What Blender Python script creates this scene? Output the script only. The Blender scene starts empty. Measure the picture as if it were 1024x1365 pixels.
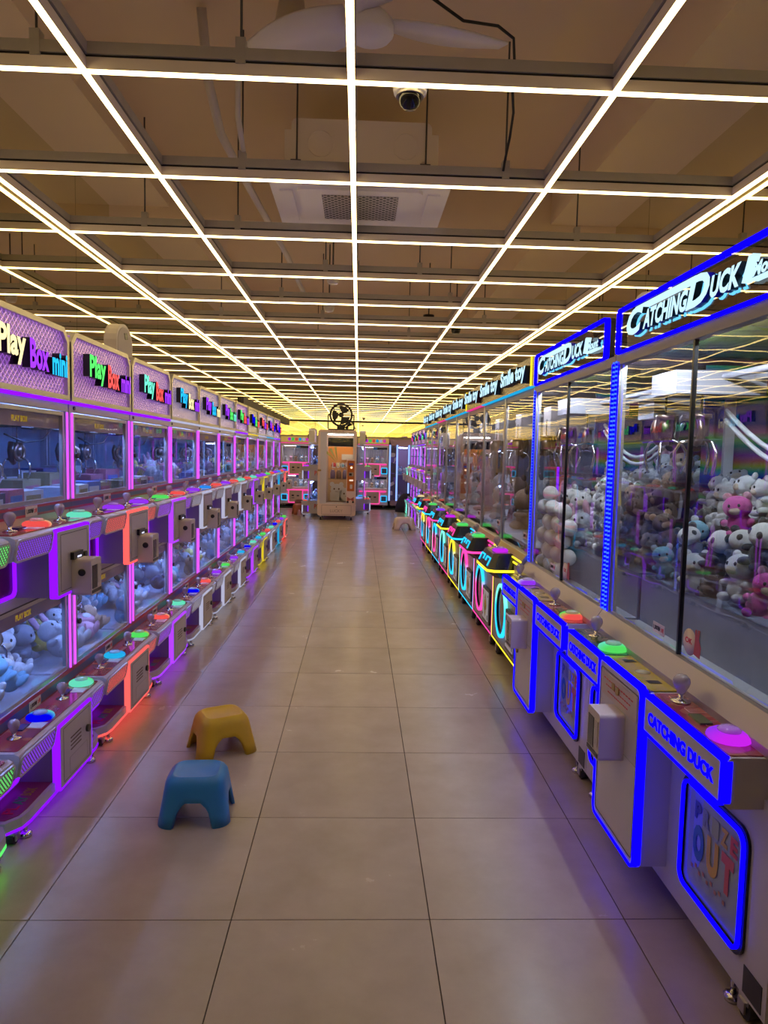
import bpy, bmesh, math, random
from mathutils import Vector, Matrix
random.seed(7)
SC = bpy.context.scene
COL = SC.collection
R = math.radians
PI = math.pi

# ------------------------------------------------------------------ camera, world, exposure
cam_d = bpy.data.cameras.new('camera')
cam_d.sensor_fit = 'VERTICAL'
cam_d.sensor_height = 36.0
cam_d.lens = 941.0 / 1365.0 * 36.0
cam_d.clip_start = 0.05
cam_d.clip_end = 200
cam = bpy.data.objects.new('camera', cam_d)
COL.objects.link(cam)
yaw, pitch, roll, CH = .0375, .0821, .0224, 1.408
fw = Vector((math.sin(yaw)*math.cos(pitch), math.cos(yaw)*math.cos(pitch), -math.sin(pitch)))
rt = Vector((math.cos(yaw), -math.sin(yaw), 0))
up = rt.cross(fw)
r2 = math.cos(roll)*rt + math.sin(roll)*up
u2 = -math.sin(roll)*rt + math.cos(roll)*up
M = Matrix((r2, u2, -fw)).transposed().to_4x4()
M.translation = (0, 0, CH)
cam.matrix_world = M
SC.camera = cam

world = bpy.data.worlds.new('world')
SC.world = world
world.use_nodes = True
world.node_tree.nodes['Background'].inputs[0].default_value = (.55, .6, .7, 1)
world.node_tree.nodes['Background'].inputs[1].default_value = .03

vs = SC.view_settings
vs.view_transform = 'Standard'
vs.look = 'None'
vs.gamma = 1
vs.use_curve_mapping = False
vs.exposure = 0.0
SC.cycles.max_bounces = 10
SC.cycles.glossy_bounces = 6
SC.cycles.diffuse_bounces = 4
SC.cycles.transparent_max_bounces = 48
SC.cycles.transmission_bounces = 6
SC.cycles.use_denoising = True
SC.cycles.caustics_refractive = False
SC.cycles.sample_clamp_indirect = 6.0
TUBE = 9.5            # ceiling light tubes, emission strength
TUBE_COL = (1, .74, .33)
LED_GAIN = 1.0

# ------------------------------------------------------------------ materials
MATS = {}
def mat(name, col=(.8, .8, .8), rough=.5, metal=0., emit=None, es=0., spec=.5, coat=0., trans=0.):
    if name in MATS: return MATS[name]
    m = bpy.data.materials.new(name); m.use_nodes = True
    b = m.node_tree.nodes['Principled BSDF']
    b.inputs['Base Color'].default_value = (*col, 1)
    b.inputs['Roughness'].default_value = rough
    b.inputs['Metallic'].default_value = metal
    b.inputs['Specular IOR Level'].default_value = spec
    b.inputs['Coat Weight'].default_value = coat
    b.inputs['Coat Roughness'].default_value = .08
    b.inputs['Transmission Weight'].default_value = trans
    if emit:
        b.inputs['Emission Color'].default_value = (*emit, 1)
        b.inputs['Emission Strength'].default_value = es
    MATS[name] = m
    return m
def nodes(m):
    nt = m.node_tree
    return nt, nt.nodes, nt.links
def led(name, col, s, sample=True):
    if name in MATS: return MATS[name]
    m = bpy.data.materials.new(name); m.use_nodes = True
    nt, N, L = nodes(m)
    for n in list(N): N.remove(n)
    o = N.new('ShaderNodeOutputMaterial'); e = N.new('ShaderNodeEmission')
    e.inputs[0].default_value = (*col, 1); e.inputs[1].default_value = s * LED_GAIN
    L.new(e.outputs[0], o.inputs[0])
    if not sample:
        m.cycles.emission_sampling = 'NONE'
    MATS[name] = m
    return m
def glass(name, tint=(1, 1, 1), ior=1.45, bump=0., rough=0., extra=0.):
    if name in MATS: return MATS[name]
    m = bpy.data.materials.new(name); m.use_nodes = True
    nt, N, L = nodes(m)
    for n in list(N): N.remove(n)
    o = N.new('ShaderNodeOutputMaterial'); t = N.new('ShaderNodeBsdfTransparent'); g = N.new('ShaderNodeBsdfGlossy')
    mx = N.new('ShaderNodeMixShader'); fr = N.new('ShaderNodeFresnel')
    t.inputs[0].default_value = (*tint, 1); g.inputs['Roughness'].default_value = rough
    fr.inputs[0].default_value = ior
    ge = N.new('ShaderNodeNewGeometry'); iv = N.new('ShaderNodeMath'); iv.operation = 'SUBTRACT'; iv.inputs[0].default_value = 1
    ml = N.new('ShaderNodeMath'); ml.operation = 'MULTIPLY'            # one reflecting face per sheet: the face the ray enters
    L.new(ge.outputs['Backfacing'], iv.inputs[1]); L.new(iv.outputs[0], ml.inputs[1])
    fac = fr.outputs[0]
    if extra:
        a = N.new('ShaderNodeMath'); a.operation = 'ADD'; a.inputs[1].default_value = extra; a.use_clamp = True
        L.new(fac, a.inputs[0]); fac = a.outputs[0]
    if bump:
        tc = N.new('ShaderNodeTexCoord'); nz = N.new('ShaderNodeTexNoise'); nz.inputs['Scale'].default_value = 2.2; nz.inputs['Detail'].default_value = 1.
        bp = N.new('ShaderNodeBump'); bp.inputs['Strength'].default_value = bump; bp.inputs['Distance'].default_value = .02
        L.new(tc.outputs['Object'], nz.inputs['Vector']); L.new(nz.outputs[0], bp.inputs['Height']); L.new(bp.outputs[0], g.inputs['Normal'])
    L.new(fac, ml.inputs[0]); L.new(ml.outputs[0], mx.inputs[0]); L.new(t.outputs[0], mx.inputs[1]); L.new(g.outputs[0], mx.inputs[2]); L.new(mx.outputs[0], o.inputs[0])
    MATS[name] = m
    return m
def mirror(name, tint):
    m = bpy.data.materials.new(name); m.use_nodes = True
    nt, N, L = nodes(m)
    for n in list(N): N.remove(n)
    o = N.new('ShaderNodeOutputMaterial'); g = N.new('ShaderNodeBsdfGlossy')
    g.inputs[0].default_value = (*tint, 1); g.inputs['Roughness'].default_value = .0
    L.new(g.outputs[0], o.inputs[0]); MATS[name] = m
    return m
def vary(m, scale, amount, coord='Object', detail=4, bump=0., roughvar=0.):
    """multiply the base colour by a soft noise; optional bump"""
    nt, N, L = nodes(m); b = N['Principled BSDF']
    col = tuple(b.inputs['Base Color'].default_value)
    tc = N.new('ShaderNodeTexCoord'); nz = N.new('ShaderNodeTexNoise'); rp = N.new('ShaderNodeMapRange'); mx = N.new('ShaderNodeMix')
    mx.data_type = 'RGBA'; mx.blend_type = 'MULTIPLY'; mx.inputs[0].default_value = 1
    nz.inputs['Scale'].default_value = scale; nz.inputs['Detail'].default_value = detail
    rp.inputs[3].default_value = 1 - amount; rp.inputs[4].default_value = 1 + amount
    L.new(tc.outputs[coord], nz.inputs['Vector']); L.new(nz.outputs[0], rp.inputs[0])
    mx.inputs[6].default_value = col; L.new(rp.outputs[0], mx.inputs[7]); L.new(mx.outputs[2], b.inputs['Base Color'])
    if bump:
        bp = N.new('ShaderNodeBump'); bp.inputs['Strength'].default_value = bump; bp.inputs['Distance'].default_value = .01
        L.new(nz.outputs[0], bp.inputs['Height']); L.new(bp.outputs[0], b.inputs['Normal'])
    if roughvar:
        r0 = b.inputs['Roughness'].default_value
        rr = N.new('ShaderNodeMapRange'); rr.inputs[3].default_value = r0 - roughvar; rr.inputs[4].default_value = r0 + roughvar
        L.new(nz.outputs[0], rr.inputs[0]); L.new(rr.outputs[0], b.inputs['Roughness'])
    return m

white = vary(mat('white_plastic', (.56, .525, .58), .32, coat=.2), 3, .05)
cream = vary(mat('cream_panel', (.62, .56, .52), .35), 4, .05)
grey = mat('grey_plastic', (.32, .31, .33), .4)
black = mat('black_plastic', (.012, .012, .014), .3)
rubber = mat('rubber', (.02, .02, .022), .6)
alu = vary(mat('brushed_aluminium', (.55, .53, .52), .34, .9), 30, .08)
chrome = mat('chrome', (.7, .7, .72), .14, 1.)
darkmetal = mat('dark_metal', (.10, .095, .09), .4, .8)
rail_m = vary(mat('rail_channel', (.50, .47, .44), .45, .3), 12, .1)
profile_m = mat('light_profile', (.80, .70, .64), .4)
tube_m = led('warm_light_tube', TUBE_COL, TUBE)
slab_m = vary(mat('painted_slab', (.76, .60, .42), .9), .8, .10, bump=.1)
beam_m = vary(mat('painted_beam', (.80, .65, .48), .9), .8, .08)
pane = glass('window_pane', (.93, .95, .97), 1.42)
duckpane = glass('wavy_pane', (.94, .96, .96), 1.55, bump=.12, extra=.03)
signpane = glass('sign_acrylic', (.70, .66, .62), 1.5, bump=.10, extra=.04)
acryl = glass('clear_acrylic', (.93, .95, .97), 1.35)
mir = mirror('wall_mirror', (.80, .77, .58))

def tile_material():
    m = mat('floor_tile', (.50, .43, .38), .30, spec=.4)
    nt, N, L = nodes(m); b = N['Principled BSDF']
    tc = N.new('ShaderNodeTexCoord'); gm = N.new('ShaderNodeNewGeometry'); oi = N.new('ShaderNodeObjectInfo')
    nz = N.new('ShaderNodeTexNoise'); nz.inputs['Scale'].default_value = 3.5; nz.inputs['Detail'].default_value = 8; nz.inputs['Roughness'].default_value = .65
    L.new(gm.outputs['Position'], nz.inputs['Vector'])
    cr = N.new('ShaderNodeValToRGB'); cr.color_ramp.elements[0].position = .3; cr.color_ramp.elements[1].position = .72
    cr.color_ramp.elements[0].color = (.40, .325, .255, 1); cr.color_ramp.elements[1].color = (.49, .40, .32, 1)
    L.new(nz.outputs[0], cr.inputs[0])
    mr = N.new('ShaderNodeMapRange'); mr.inputs[3].default_value = .95; mr.inputs[4].default_value = 1.05
    L.new(oi.outputs['Random'], mr.inputs[0])
    mx = N.new('ShaderNodeMix'); mx.data_type = 'RGBA'; mx.blend_type = 'MULTIPLY'; mx.inputs[0].default_value = 1
    L.new(cr.outputs[0], mx.inputs[6]); L.new(mr.outputs[0], mx.inputs[7]); L.new(mx.outputs[2], b.inputs['Base Color'])
    rr = N.new('ShaderNodeMapRange'); rr.inputs[3].default_value = .18; rr.inputs[4].default_value = .32
    L.new(nz.outputs[0], rr.inputs[0]); L.new(rr.outputs[0], b.inputs['Roughness'])
    return m
tile_m = tile_material()
grout_m = mat('grout', (.07, .055, .05), .9)

# ------------------------------------------------------------------ mesh building
class MB:
    def __init__(s): s.v = []; s.f = []; s.m = []; s.sm = []
    def _add(s, vs_, fs, mi=0, smooth=False):
        o = len(s.v); s.v += [tuple(p) for p in vs_]
        for f in fs: s.f.append([i + o for i in f]); s.m.append(mi); s.sm.append(smooth)
        return s
    def box(s, x0, x1, y0, y1, z0, z1, mi=0):
        v = [(x, y, z) for x in (x0, x1) for y in (y0, y1) for z in (z0, z1)]
        return s._add(v, [(0, 1, 3, 2), (4, 6, 7, 5), (0, 4, 5, 1), (2, 3, 7, 6), (0, 2, 6, 4), (1, 5, 7, 3)], mi)
    def prism(s, poly, axis, a, b, mi=0, smooth=False):
        n = len(poly)
        def P(p, t):
            return {'x': (t, p[0], p[1]), 'y': (p[0], t, p[1]), 'z': (p[0], p[1], t)}[axis]
        v = [P(p, a) for p in poly] + [P(p, b) for p in poly]
        s._add(v, [list(range(n)), list(range(n, 2*n))], mi)
        o = len(s.v) - 2*n
        for i in range(n):
            j = (i+1) % n
            s.f.append([o+i, o+j, o+n+j, o+n+i]); s.m.append(mi); s.sm.append(smooth)
        return s
    def ring(s, po, pi, axis, a, b, mi=0):
        n = len(po)
        def P(p, t):
            return {'x': (t, p[0], p[1]), 'y': (p[0], t, p[1]), 'z': (p[0], p[1], t)}[axis]
        v = [P(p, a) for p in po] + [P(p, a) for p in pi] + [P(p, b) for p in po] + [P(p, b) for p in pi]
        fs = []
        for i in range(n):
            j = (i+1) % n
            fs += [(i, j, n+j, n+i), (2*n+i, 2*n+j, 3*n+j, 3*n+i), (i, j, 2*n+j, 2*n+i), (n+i, n+j, 3*n+j, 3*n+i)]
        return s._add(v, fs, mi)
    def cyl(s, p0, p1, r0, r1=None, n=12, mi=0, smooth=True):
        r1 = r0 if r1 is None else r1
        p0 = Vector(p0); p1 = Vector(p1); d = (p1-p0).normalized()
        a = d.orthogonal().normalized(); b = d.cross(a)
        v = [p0 + r0*(a*math.cos(t)+b*math.sin(t)) for t in [2*PI*i/n for i in range(n)]]
        v += [p1 + r1*(a*math.cos(t)+b*math.sin(t)) for t in [2*PI*i/n for i in range(n)]]
        s._add(v, [list(range(n)), list(range(n, 2*n))], mi)
        o = len(s.v) - 2*n
        for i in range(n):
            j = (i+1) % n
            s.f.append([o+i, o+j, o+n+j, o+n+i]); s.m.append(mi); s.sm.append(smooth)
        return s
    def tube(s, pts, r, n=8, mi=0, closed=False):
        pts = [Vector(p) for p in pts]; k = len(pts); rings = []
        prev = None
        for i, p in enumerate(pts):
            if closed: d = pts[(i+1) % k] - pts[i-1]
            else: d = pts[min(i+1, k-1)] - pts[max(i-1, 0)]
            d.normalize()
            a = d.orthogonal().normalized() if prev is None else (prev - d*prev.dot(d)).normalized()
            prev = a; b = d.cross(a)
            rr = r[i] if isinstance(r, (list, tuple)) else r
            rings.append([p + rr*(a*math.cos(2*PI*q/n)+b*math.sin(2*PI*q/n)) for q in range(n)])
        o = len(s.v)
        for g in rings: s.v += [tuple(p) for p in g]
        for i in range(k if closed else k-1):
            i2 = (i+1) % k
            for q in range(n):
                q2 = (q+1) % n
                s.f.append([o+i*n+q, o+i*n+q2, o+i2*n+q2, o+i2*n+q]); s.m.append(mi); s.sm.append(True)
        if not closed:
            s.f.append([o+q for q in range(n)]); s.m.append(mi); s.sm.append(False)
            s.f.append([o+(k-1)*n+q for q in range(n)]); s.m.append(mi); s.sm.append(False)
        return s
    def ball(s, c, r, nu=12, nv=8, mi=0, rot=None):
        if not isinstance(r, (tuple, list)): r = (r, r, r)
        c = Vector(c); v = []
        for j in range(1, nv):
            th = PI*j/nv
            for i in range(nu):
                ph = 2*PI*i/nu
                p = Vector((r[0]*math.sin(th)*math.cos(ph), r[1]*math.sin(th)*math.sin(ph), r[2]*math.cos(th)))
                if rot: p = rot @ p
                v.append(c+p)
        t = Vector((0, 0, r[2])); b = Vector((0, 0, -r[2]))
        if rot: t = rot @ t; b = rot @ b
        v += [c+t, c+b]; T = len(v)-2; B = T+1; fs = []
        for i in range(nu):
            i2 = (i+1) % nu
            fs.append((T, i, i2)); fs.append((B, (nv-2)*nu+i2, (nv-2)*nu+i))
            for j in range(nv-2):
                fs.append((j*nu+i, (j+1)*nu+i, (j+1)*nu+i2, j*nu+i2))
        return s._add(v, fs, mi, True)
    def lathe(s, prof, n=16, c=(0, 0, 0), mi=0, axis='z'):
        v = []; k = len(prof)
        for r, z in prof:
            for i in range(n):
                t = 2*PI*i/n; a, b = r*math.cos(t), r*math.sin(t)
                q = (a, b, z) if axis == 'z' else ((z, a, b) if axis == 'x' else (a, z, b))
                v.append((c[0]+q[0], c[1]+q[1], c[2]+q[2]))
        fs = []
        for j in range(k-1):
            for i in range(n):
                i2 = (i+1) % n
                fs.append((j*n+i, j*n+i2, (j+1)*n+i2, (j+1)*n+i))
        fs.append(list(range(n))); fs.append(list(range((k-1)*n, k*n)))
        return s._add(v, fs, mi, True)
    def quad(s, pts, mi=0): return s._add(pts, [list(range(len(pts)))], mi)
    def mesh(s, name):
        me = bpy.data.meshes.new(name)
        me.from_pydata(s.v, [], s.f)
        for p, mi, sm in zip(me.polygons, s.m, s.sm):
            p.material_index = mi; p.use_smooth = sm
        bm = bmesh.new(); bm.from_mesh(me)
        bmesh.ops.recalc_face_normals(bm, faces=bm.faces)
        bm.to_mesh(me); bm.free(); me.update()
        return me
def rrect(a0, a1, b0, b1, r, n=4):
    out = []
    for cx, cy, st in ((a1-r, b1-r, 0), (a0+r, b1-r, 90), (a0+r, b0+r, 180), (a1-r, b0+r, 270)):
        for i in range(n+1):
            t = R(st + 90*i/n); out.append((cx+r*math.cos(t), cy+r*math.sin(t)))
    return out
def inset(a0, a1, b0, b1, r, w, n=4):
    return rrect(a0, a1, b0, b1, r, n), rrect(a0+w, a1-w, b0+w, b1-w, max(r-w, .001), n)
CACHE = {}
def cached(key, fn):
    if key not in CACHE:
        r = fn(); CACHE[key] = r.mesh(key if isinstance(key, str) else str(key[0])) if isinstance(r, MB) else r
    return CACHE[key]
def obj(name, mesh, mats, parent=None, loc=(0, 0, 0), rot=(0, 0, 0), scale=None):
    if isinstance(mesh, MB): mesh = mesh.mesh(name)
    if not isinstance(mats, (list, tuple)): mats = [mats]
    while len(mesh.materials) < len(mats): mesh.materials.append(mats[len(mesh.materials)])
    o = bpy.data.objects.new(name, mesh); COL.objects.link(o)
    for i, mm in enumerate(mats):
        if mesh.materials[i] is not mm:
            o.material_slots[i].link = 'OBJECT'; o.material_slots[i].material = mm
    o.parent = parent; o.location = loc; o.rotation_euler = rot
    if scale: o.scale = scale if isinstance(scale, (tuple, list)) else (scale,)*3
    return o
def empty(name, loc=(0, 0, 0), rz=0):
    o = bpy.data.objects.new(name, None); COL.objects.link(o)
    o.empty_display_size = .1; o.location = loc; o.rotation_euler = (0, 0, rz)
    return o
def tag(o, label=None, cat=None, group=None, kind=None):
    if label: o['label'] = label
    if cat: o['category'] = cat
    if group: o['group'] = group
    if kind: o['kind'] = kind
    return o
def struct(name, mb, mats, label=None, parent=None):
    o = obj(name, mb, mats, parent)
    if parent is None: o['kind'] = 'structure'
    if label: o['label'] = label
    return o
# text: letters lie in the y-z plane and face +x, running along +y, centred at the origin
def text_mesh(s, h=None, w=None, depth=.004, bold=0., shear=0., spacing=1.):
    key = ('T', s, h, w, depth, bold, shear, spacing)
    if key in CACHE: return CACHE[key]
    cu = bpy.data.curves.new('txt', 'FONT'); cu.body = s; cu.size = 1; cu.resolution_u = 3
    cu.offset = bold; cu.shear = shear; cu.space_character = spacing; cu.extrude = .1
    to = bpy.data.objects.new('txt', cu); COL.objects.link(to)
    dg = bpy.context.evaluated_depsgraph_get()
    me = bpy.data.meshes.new_from_object(to.evaluated_get(dg))
    bpy.data.objects.remove(to); bpy.data.curves.remove(cu)
    me.materials.clear()
    xs = [v.co.x for v in me.vertices]; ys = [v.co.y for v in me.vertices]
    x0, x1, y0, y1 = min(xs), max(xs), min(ys), max(ys)
    if h is None: sc_ = w/(x1-x0); sx = sy = sc_
    elif w is None: sx = sy = h/(y1-y0)
    else: sx, sy = w/(x1-x0), h/(y1-y0)
    for v in me.vertices:
        c = v.co.copy()
        v.co = ((c.z+.1)/.2*depth, (c.x-(x0+x1)/2)*sx, (c.y-(y0+y1)/2)*sy)
    me.update()
    for p in me.polygons:
        p.material_index = 0 if p.normal.x > .7 else 1
        p.use_smooth = False
    me.name = 'lettering_' + ''.join(ch for ch in s if ch.isalnum())
    CACHE[key] = me
    return me
def letters(parent, s, loc, mats, name='lettering', **k):
    me = text_mesh(s, **k)
    if not isinstance(mats, (list, tuple)): mats = [mats, mats]
    return obj(name, me, mats, parent, loc)

# ------------------------------------------------------------------ the room
XL, XR, YB, YF, ZC = -2.325, 2.375, 18.6, -.60, 3.95
GZ = 3.067                                   # underside of the light tubes
fl = struct('floor', MB().box(-2.6, 2.6, YF-.2, YB+.2, -.06, -.008), grout_m, 'beige stone tile floor with dark joints')
tx0, ty0, TS, gap = -.357, 2.031, .6, .0035
tm = cached('tile', lambda: MB().prism(rrect(gap/2, TS-gap/2, gap/2, TS-gap/2, .002, 1), 'z', -.008, 0))
for i in range(-4, 5):
    for j in range(-8, 28):
        x, y = tx0+TS*i, ty0+TS*j
        if x > XR or y > 17.8: continue
        if j < -1 and (j < -4 or abs(i) > 2): continue
        obj('tile', tm, tile_m, fl, (x, y, 0))
# tiles behind the camera, out of sight, stay one slab
obj('tile_field', MB().box(XL, XR, YF, ty0-4*TS-gap, -.0079, -.0001), tile_m, fl)['kind'] = 'stuff'

struct('ceiling', MB().box(-2.6, 2.6, YF-.2, YB+.2, ZC, ZC+.1), slab_m, 'bare painted concrete slab above the light grid')
for n_, b_ in enumerate([(XL-.2, XL+.55, YF, YB, 3.62, ZC), (XR-.62, XR+.2, YF, YB, 3.58, ZC),
                         (XL, XR, 6.75, 7.15, 3.52, ZC), (XL, XR, 11.9, 12.3, 3.52, ZC), (XL, XR, 16.6, 17.0, 3.52, ZC)]):
    struct('trim_%d' % (n_+1), MB().box(*b_), beam_m, 'painted concrete beam under the slab')
struct('trim_6', MB().box(XL, XL+.06, 14.0, YB, 2.27, 2.46), mat('dark_soffit', (.05, .04, .04), .6), 'dark soffit board high on the left wall near the back')
w = struct('wall_front', MB().box(XL-.2, XR+.2, YF-.15, YF-.012, 0, ZC), vary(mat('front_wall_paint', (.16, .13, .11), .8), 1, .1), 'unseen wall behind the viewpoint, with mirrors added above head height')
for k in range(4):
    a = XL + k*(XR-XL)/4; b = XL + (k+1)*(XR-XL)/4
    obj('mirror_panel', MB().box(a+.002, b-.002, YF-.012, YF, 1.85, ZC), mir, w)  # unseen mirrors, added so the back mirror repeats the ceiling lights
for nm, x0, x1, px in (('wall_left', XL-.15, XL-.012, XL), ('wall_right', XR+.012, XR+.15, XR)):
    w = struct(nm, MB().box(x0, x1, YF, YB, 0, ZC), mat('mirror_backing', (.04, .04, .04), .8), 'wall lined with tall mirror panels')
    a, b = (px-.012, px) if px < 0 else (px, px+.012)
    ys = [YF] + [1.3 + 2.335*k for k in range(0, 8)] + [YB]
    for y0, y1 in zip(ys, ys[1:]):
        obj('mirror_panel', MB().box(a, b, y0+.002, y1-.002, 0, ZC), mir, w)
w = struct('wall_back', MB().box(XL-.2, XR+.2, YB+.012, YB+.15, 0, ZC), mat('back_wall_paint', (.4, .33, .28), .8), 'back wall with a mirror strip above the machines')
for k in range(4):
    a = XL + k*(XR-XL)/4; b = XL + (k+1)*(XR-XL)/4
    obj('mirror_panel', MB().box(a+.002, b-.002, YB, YB+.012, 1.85, ZC), mir, w)
tag(obj('turf_strip', MB().box(XL+.02, XR-.02, 17.82, YB, 0, .025),
        vary(mat('dark_turf', (.012, .03, .012), .95), 120, .4, bump=.6)), 'dark green artificial turf strip under the back machines', 'turf', kind='stuff')

# ------------------------------------------------------------------ the suspended light grid
grid = tag(empty('light_grid', (0, 0, GZ)), 'suspended aluminium grid of warm LED light tubes across the whole ceiling', 'light grid')
GX = [-2.286, -1.255, -.066, 1.14, 2.337]
GY = [3.34 + 1.197*k for k in range(-2, 13)]
def rail_mb(L):
    mb = MB()
    mb.box(-.017, .017, -L/2, L/2, .010, .062, 0)        # painted profile
    mb.box(-.011, .011, -L/2, L/2, .062, .074, 2)        # shadow gap
    mb.box(-.022, .022, -L/2, L/2, .074, .125, 1)        # channel on top
    return mb
def tube_mb(L):
    pts = [(.0155*math.cos(t), .013 - .0145*math.sin(t)) for t in [PI*i/6 for i in range(7)]]
    return MB().prism(pts, 'y', -L/2, L/2, 0, True)
yl0, yl1 = GY[0]-.02, YB-.02
for x in GX:
    r = obj('rail', cached('rail_long', lambda: rail_mb(yl1-yl0)), [profile_m, rail_m, black], grid, (x, (yl0+yl1)/2, 0))
    yy = [yl0] + GY + [yl1]
    for a, b in zip(yy, yy[1:]):
        if b-a < .1: continue
        L_ = round(b-a, 3)
        obj('light_tube', cached(('tl', L_), lambda: tube_mb(L_-.004)), tube_m, r, (0, (a+b)/2-(yl0+yl1)/2, -.002))
for y in GY:
    r = obj('rail', cached('rail_cross', lambda: rail_mb(GX[-1]-GX[0])), [profile_m, rail_m, black], grid, ((GX[0]+GX[-1])/2, y, .001), (0, 0, -PI/2))
    cx = (GX[0]+GX[-1])/2
    for a, b in zip(GX, GX[1:]):
        L_ = round(b-a-.032, 3)
        obj('light_tube', cached(('tl', L_), lambda: tube_mb(L_)), tube_m, r, (0, (a+b)/2-cx, 0))
hang = [(-1.46, 0), (-.56, 0), (-.75, 1), (.88, 1), (-.05, 3), (-.98, 2), (-.35, 3), (.55, 3), (-.9, 4), (1.0, 4), (-.5, 5), (.7, 6), (-.7, 7), (.5, 8), (1.6, 5), (-1.8, 5), (-1.7, 2), (1.7, 2)]
for x, k in hang:
    h = obj('hanger_rod', cached('rod', lambda: MB().cyl((0, 0, .12), (0, 0, ZC-GZ), .006, n=8)), darkmetal, grid, (x, GY[2+k], 0))
    obj('clip', cached('clip', lambda: MB().box(-.022, .022, -.026, .026, .06, .17)), rail_m, h)

# ------------------------------------------------------------------ things under the slab
def fan_blade():
    mb = MB(); top = []; n = 10
    for i in range(n+1):
        t = i/n; x = .10 + .60*t
        w = .08 + .10*math.sin(PI*min(1, .15+.8*t)) if t < .93 else .10
        top.append((x, w, .05-.03*t)); 
    v = []
    for x, w, z in top: v += [(x, -w*.55, z-.01), (x, w, z+.03), (x, w, z+.042), (x, -w*.55, z+.002)]
    fs = []
    for i in range(n):
        for q in range(4):
            q2 = (q+1) % 4; fs.append((i*4+q, i*4+q2, i*4+4+q2, i*4+4+q))
    fs += [(0, 1, 2, 3), (n*4, n*4+3, n*4+2, n*4+1)]
    return mb._add(v, fs, 0, True)
fan_w = mat('fan_white', (.82, .78, .82), .35)
cf = tag(empty('ceiling_fan', (.02, 3.72, 3.50)), 'white three-blade ceiling fan hanging above the light grid', 'ceiling fan')
obj('motor_hub', MB().lathe([(.0, -.02), (.10, -.018), (.115, .0), (.115, .05), (.07, .10), (.03, .12), (.028, ZC-3.5)], 20), fan_w, cf)
for a in (8, 152, 262):
    obj('blade', cached('fan_blade', fan_blade), fan_w, cf, (0, 0, 0), (R(6), 0, R(a)))
cap = tag(empty('ceiling_fixture', (-.42, 4.15, 3.62)), 'round beige ceiling cap with a bent conduit beside the fan', 'ceiling fixture')
obj('cap', MB().lathe([(.0, .0), (.11, .0), (.125, .02), (.125, .08), (.10, .10), (.06, .33)], 24), cream, cap)
obj('conduit', MB().tube([(-.08, 0, .06), (-.2, .02, .05), (-.28, .03, .02), (-.3, .04, -.06), (-.31, .1, -.3), (-.33, .5, -.42)], .017, 8), cream, cap)

ac = tag(empty('air_conditioner', (0, 0, 0)), 'white ceiling cassette air conditioner behind the light grid', 'air conditioner')
ac_m = mat('ac_white', (.92, .89, .92), .35)
acb_m = mat('ac_beige_case', (.92, .82, .72), .5)
bz = 3.27
case = obj('case', MB().prism(rrect(-.50, .46, bz+.05, bz+.40, .04), 'y', 5.02, 6.02).box(-.55, .51, 5.06, 5.98, bz+.03, bz+.34), acb_m, ac)
obj('emboss_ring', MB().ring([(-.30+.09*math.cos(t), bz+.24+.09*math.sin(t)) for t in [2*PI*i/24 for i in range(24)]],
                             [(-.30+.082*math.cos(t), bz+.24+.082*math.sin(t)) for t in [2*PI*i/24 for i in range(24)]], 'y', 5.012, 5.02), acb_m, case)
obj('emboss_ring', MB().ring([(.28+.09*math.cos(t), bz+.24+.09*math.sin(t)) for t in [2*PI*i/24 for i in range(24)]],
                             [(.28+.082*math.cos(t), bz+.24+.082*math.sin(t)) for t in [2*PI*i/24 for i in range(24)]], 'y', 5.012, 5.02), acb_m, case)
obj('fascia', MB().prism(rrect(-.66, .61, 4.93, 6.12, .03), 'z', bz+.0, bz+.045), ac_m, ac)
obj('inner_panel', MB().prism(rrect(-.47, .42, 5.14, 5.95, .05), 'z', bz-.022, bz), ac_m, ac)
for a in ((-.34, .30, 4.99, 5.06), (-.34, .30, 6.0, 6.07)):
    obj('louvre', MB().box(*a, bz-.012, bz+.0), mat('louvre_dark', (.16, .12, .09), .5), ac)
for a in ((-.60, -.51, 5.22, 5.88), (.46, .55, 5.22, 5.88)):
    obj('louvre', MB().box(*a, bz-.010, bz+.0), ac_m, ac)
def hexgrille():
    m = mat('grille_hex', (.4, .38, .4), .5)
    nt, N, L = nodes(m); b = N['Principled BSDF']
    tc = N.new('ShaderNodeTexCoord'); vo = N.new('ShaderNodeTexVoronoi'); vo.inputs['Scale'].default_value = 28; vo.inputs['Randomness'].default_value = .0
    mp = N.new('ShaderNodeMapping'); mp.inputs['Rotation'].default_value = (0, 0, R(45))
    L.new(tc.outputs['Object'], mp.inputs[0]); L.new(mp.outputs[0], vo.inputs['Vector'])
    cr = N.new('ShaderNodeValToRGB'); cr.color_ramp.interpolation = 'CONSTANT'
    cr.color_ramp.elements[0].color = (.03, .025, .025, 1); cr.color_ramp.elements[1].position = .40; cr.color_ramp.elements[1].color = (.5, .46, .47, 1)
    L.new(vo.outputs['Distance'], cr.inputs[0]); L.new(cr.outputs[0], b.inputs['Base Color'])
    return m
obj('intake_grille', MB().box(-.30, .25, 5.24, 5.74, bz-.028, bz-.022), hexgrille(), ac)
for x in (-.46, .42):
    h = obj('hanger_rod', MB().cyl((x, 5.0, bz+.1), (x, 5.0, ZC), .006, n=8), darkmetal, ac)
    obj('bracket', MB().box(x-.04, x+.03, 4.97, 5.06, bz+.06, bz+.11), darkmetal, h)

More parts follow.
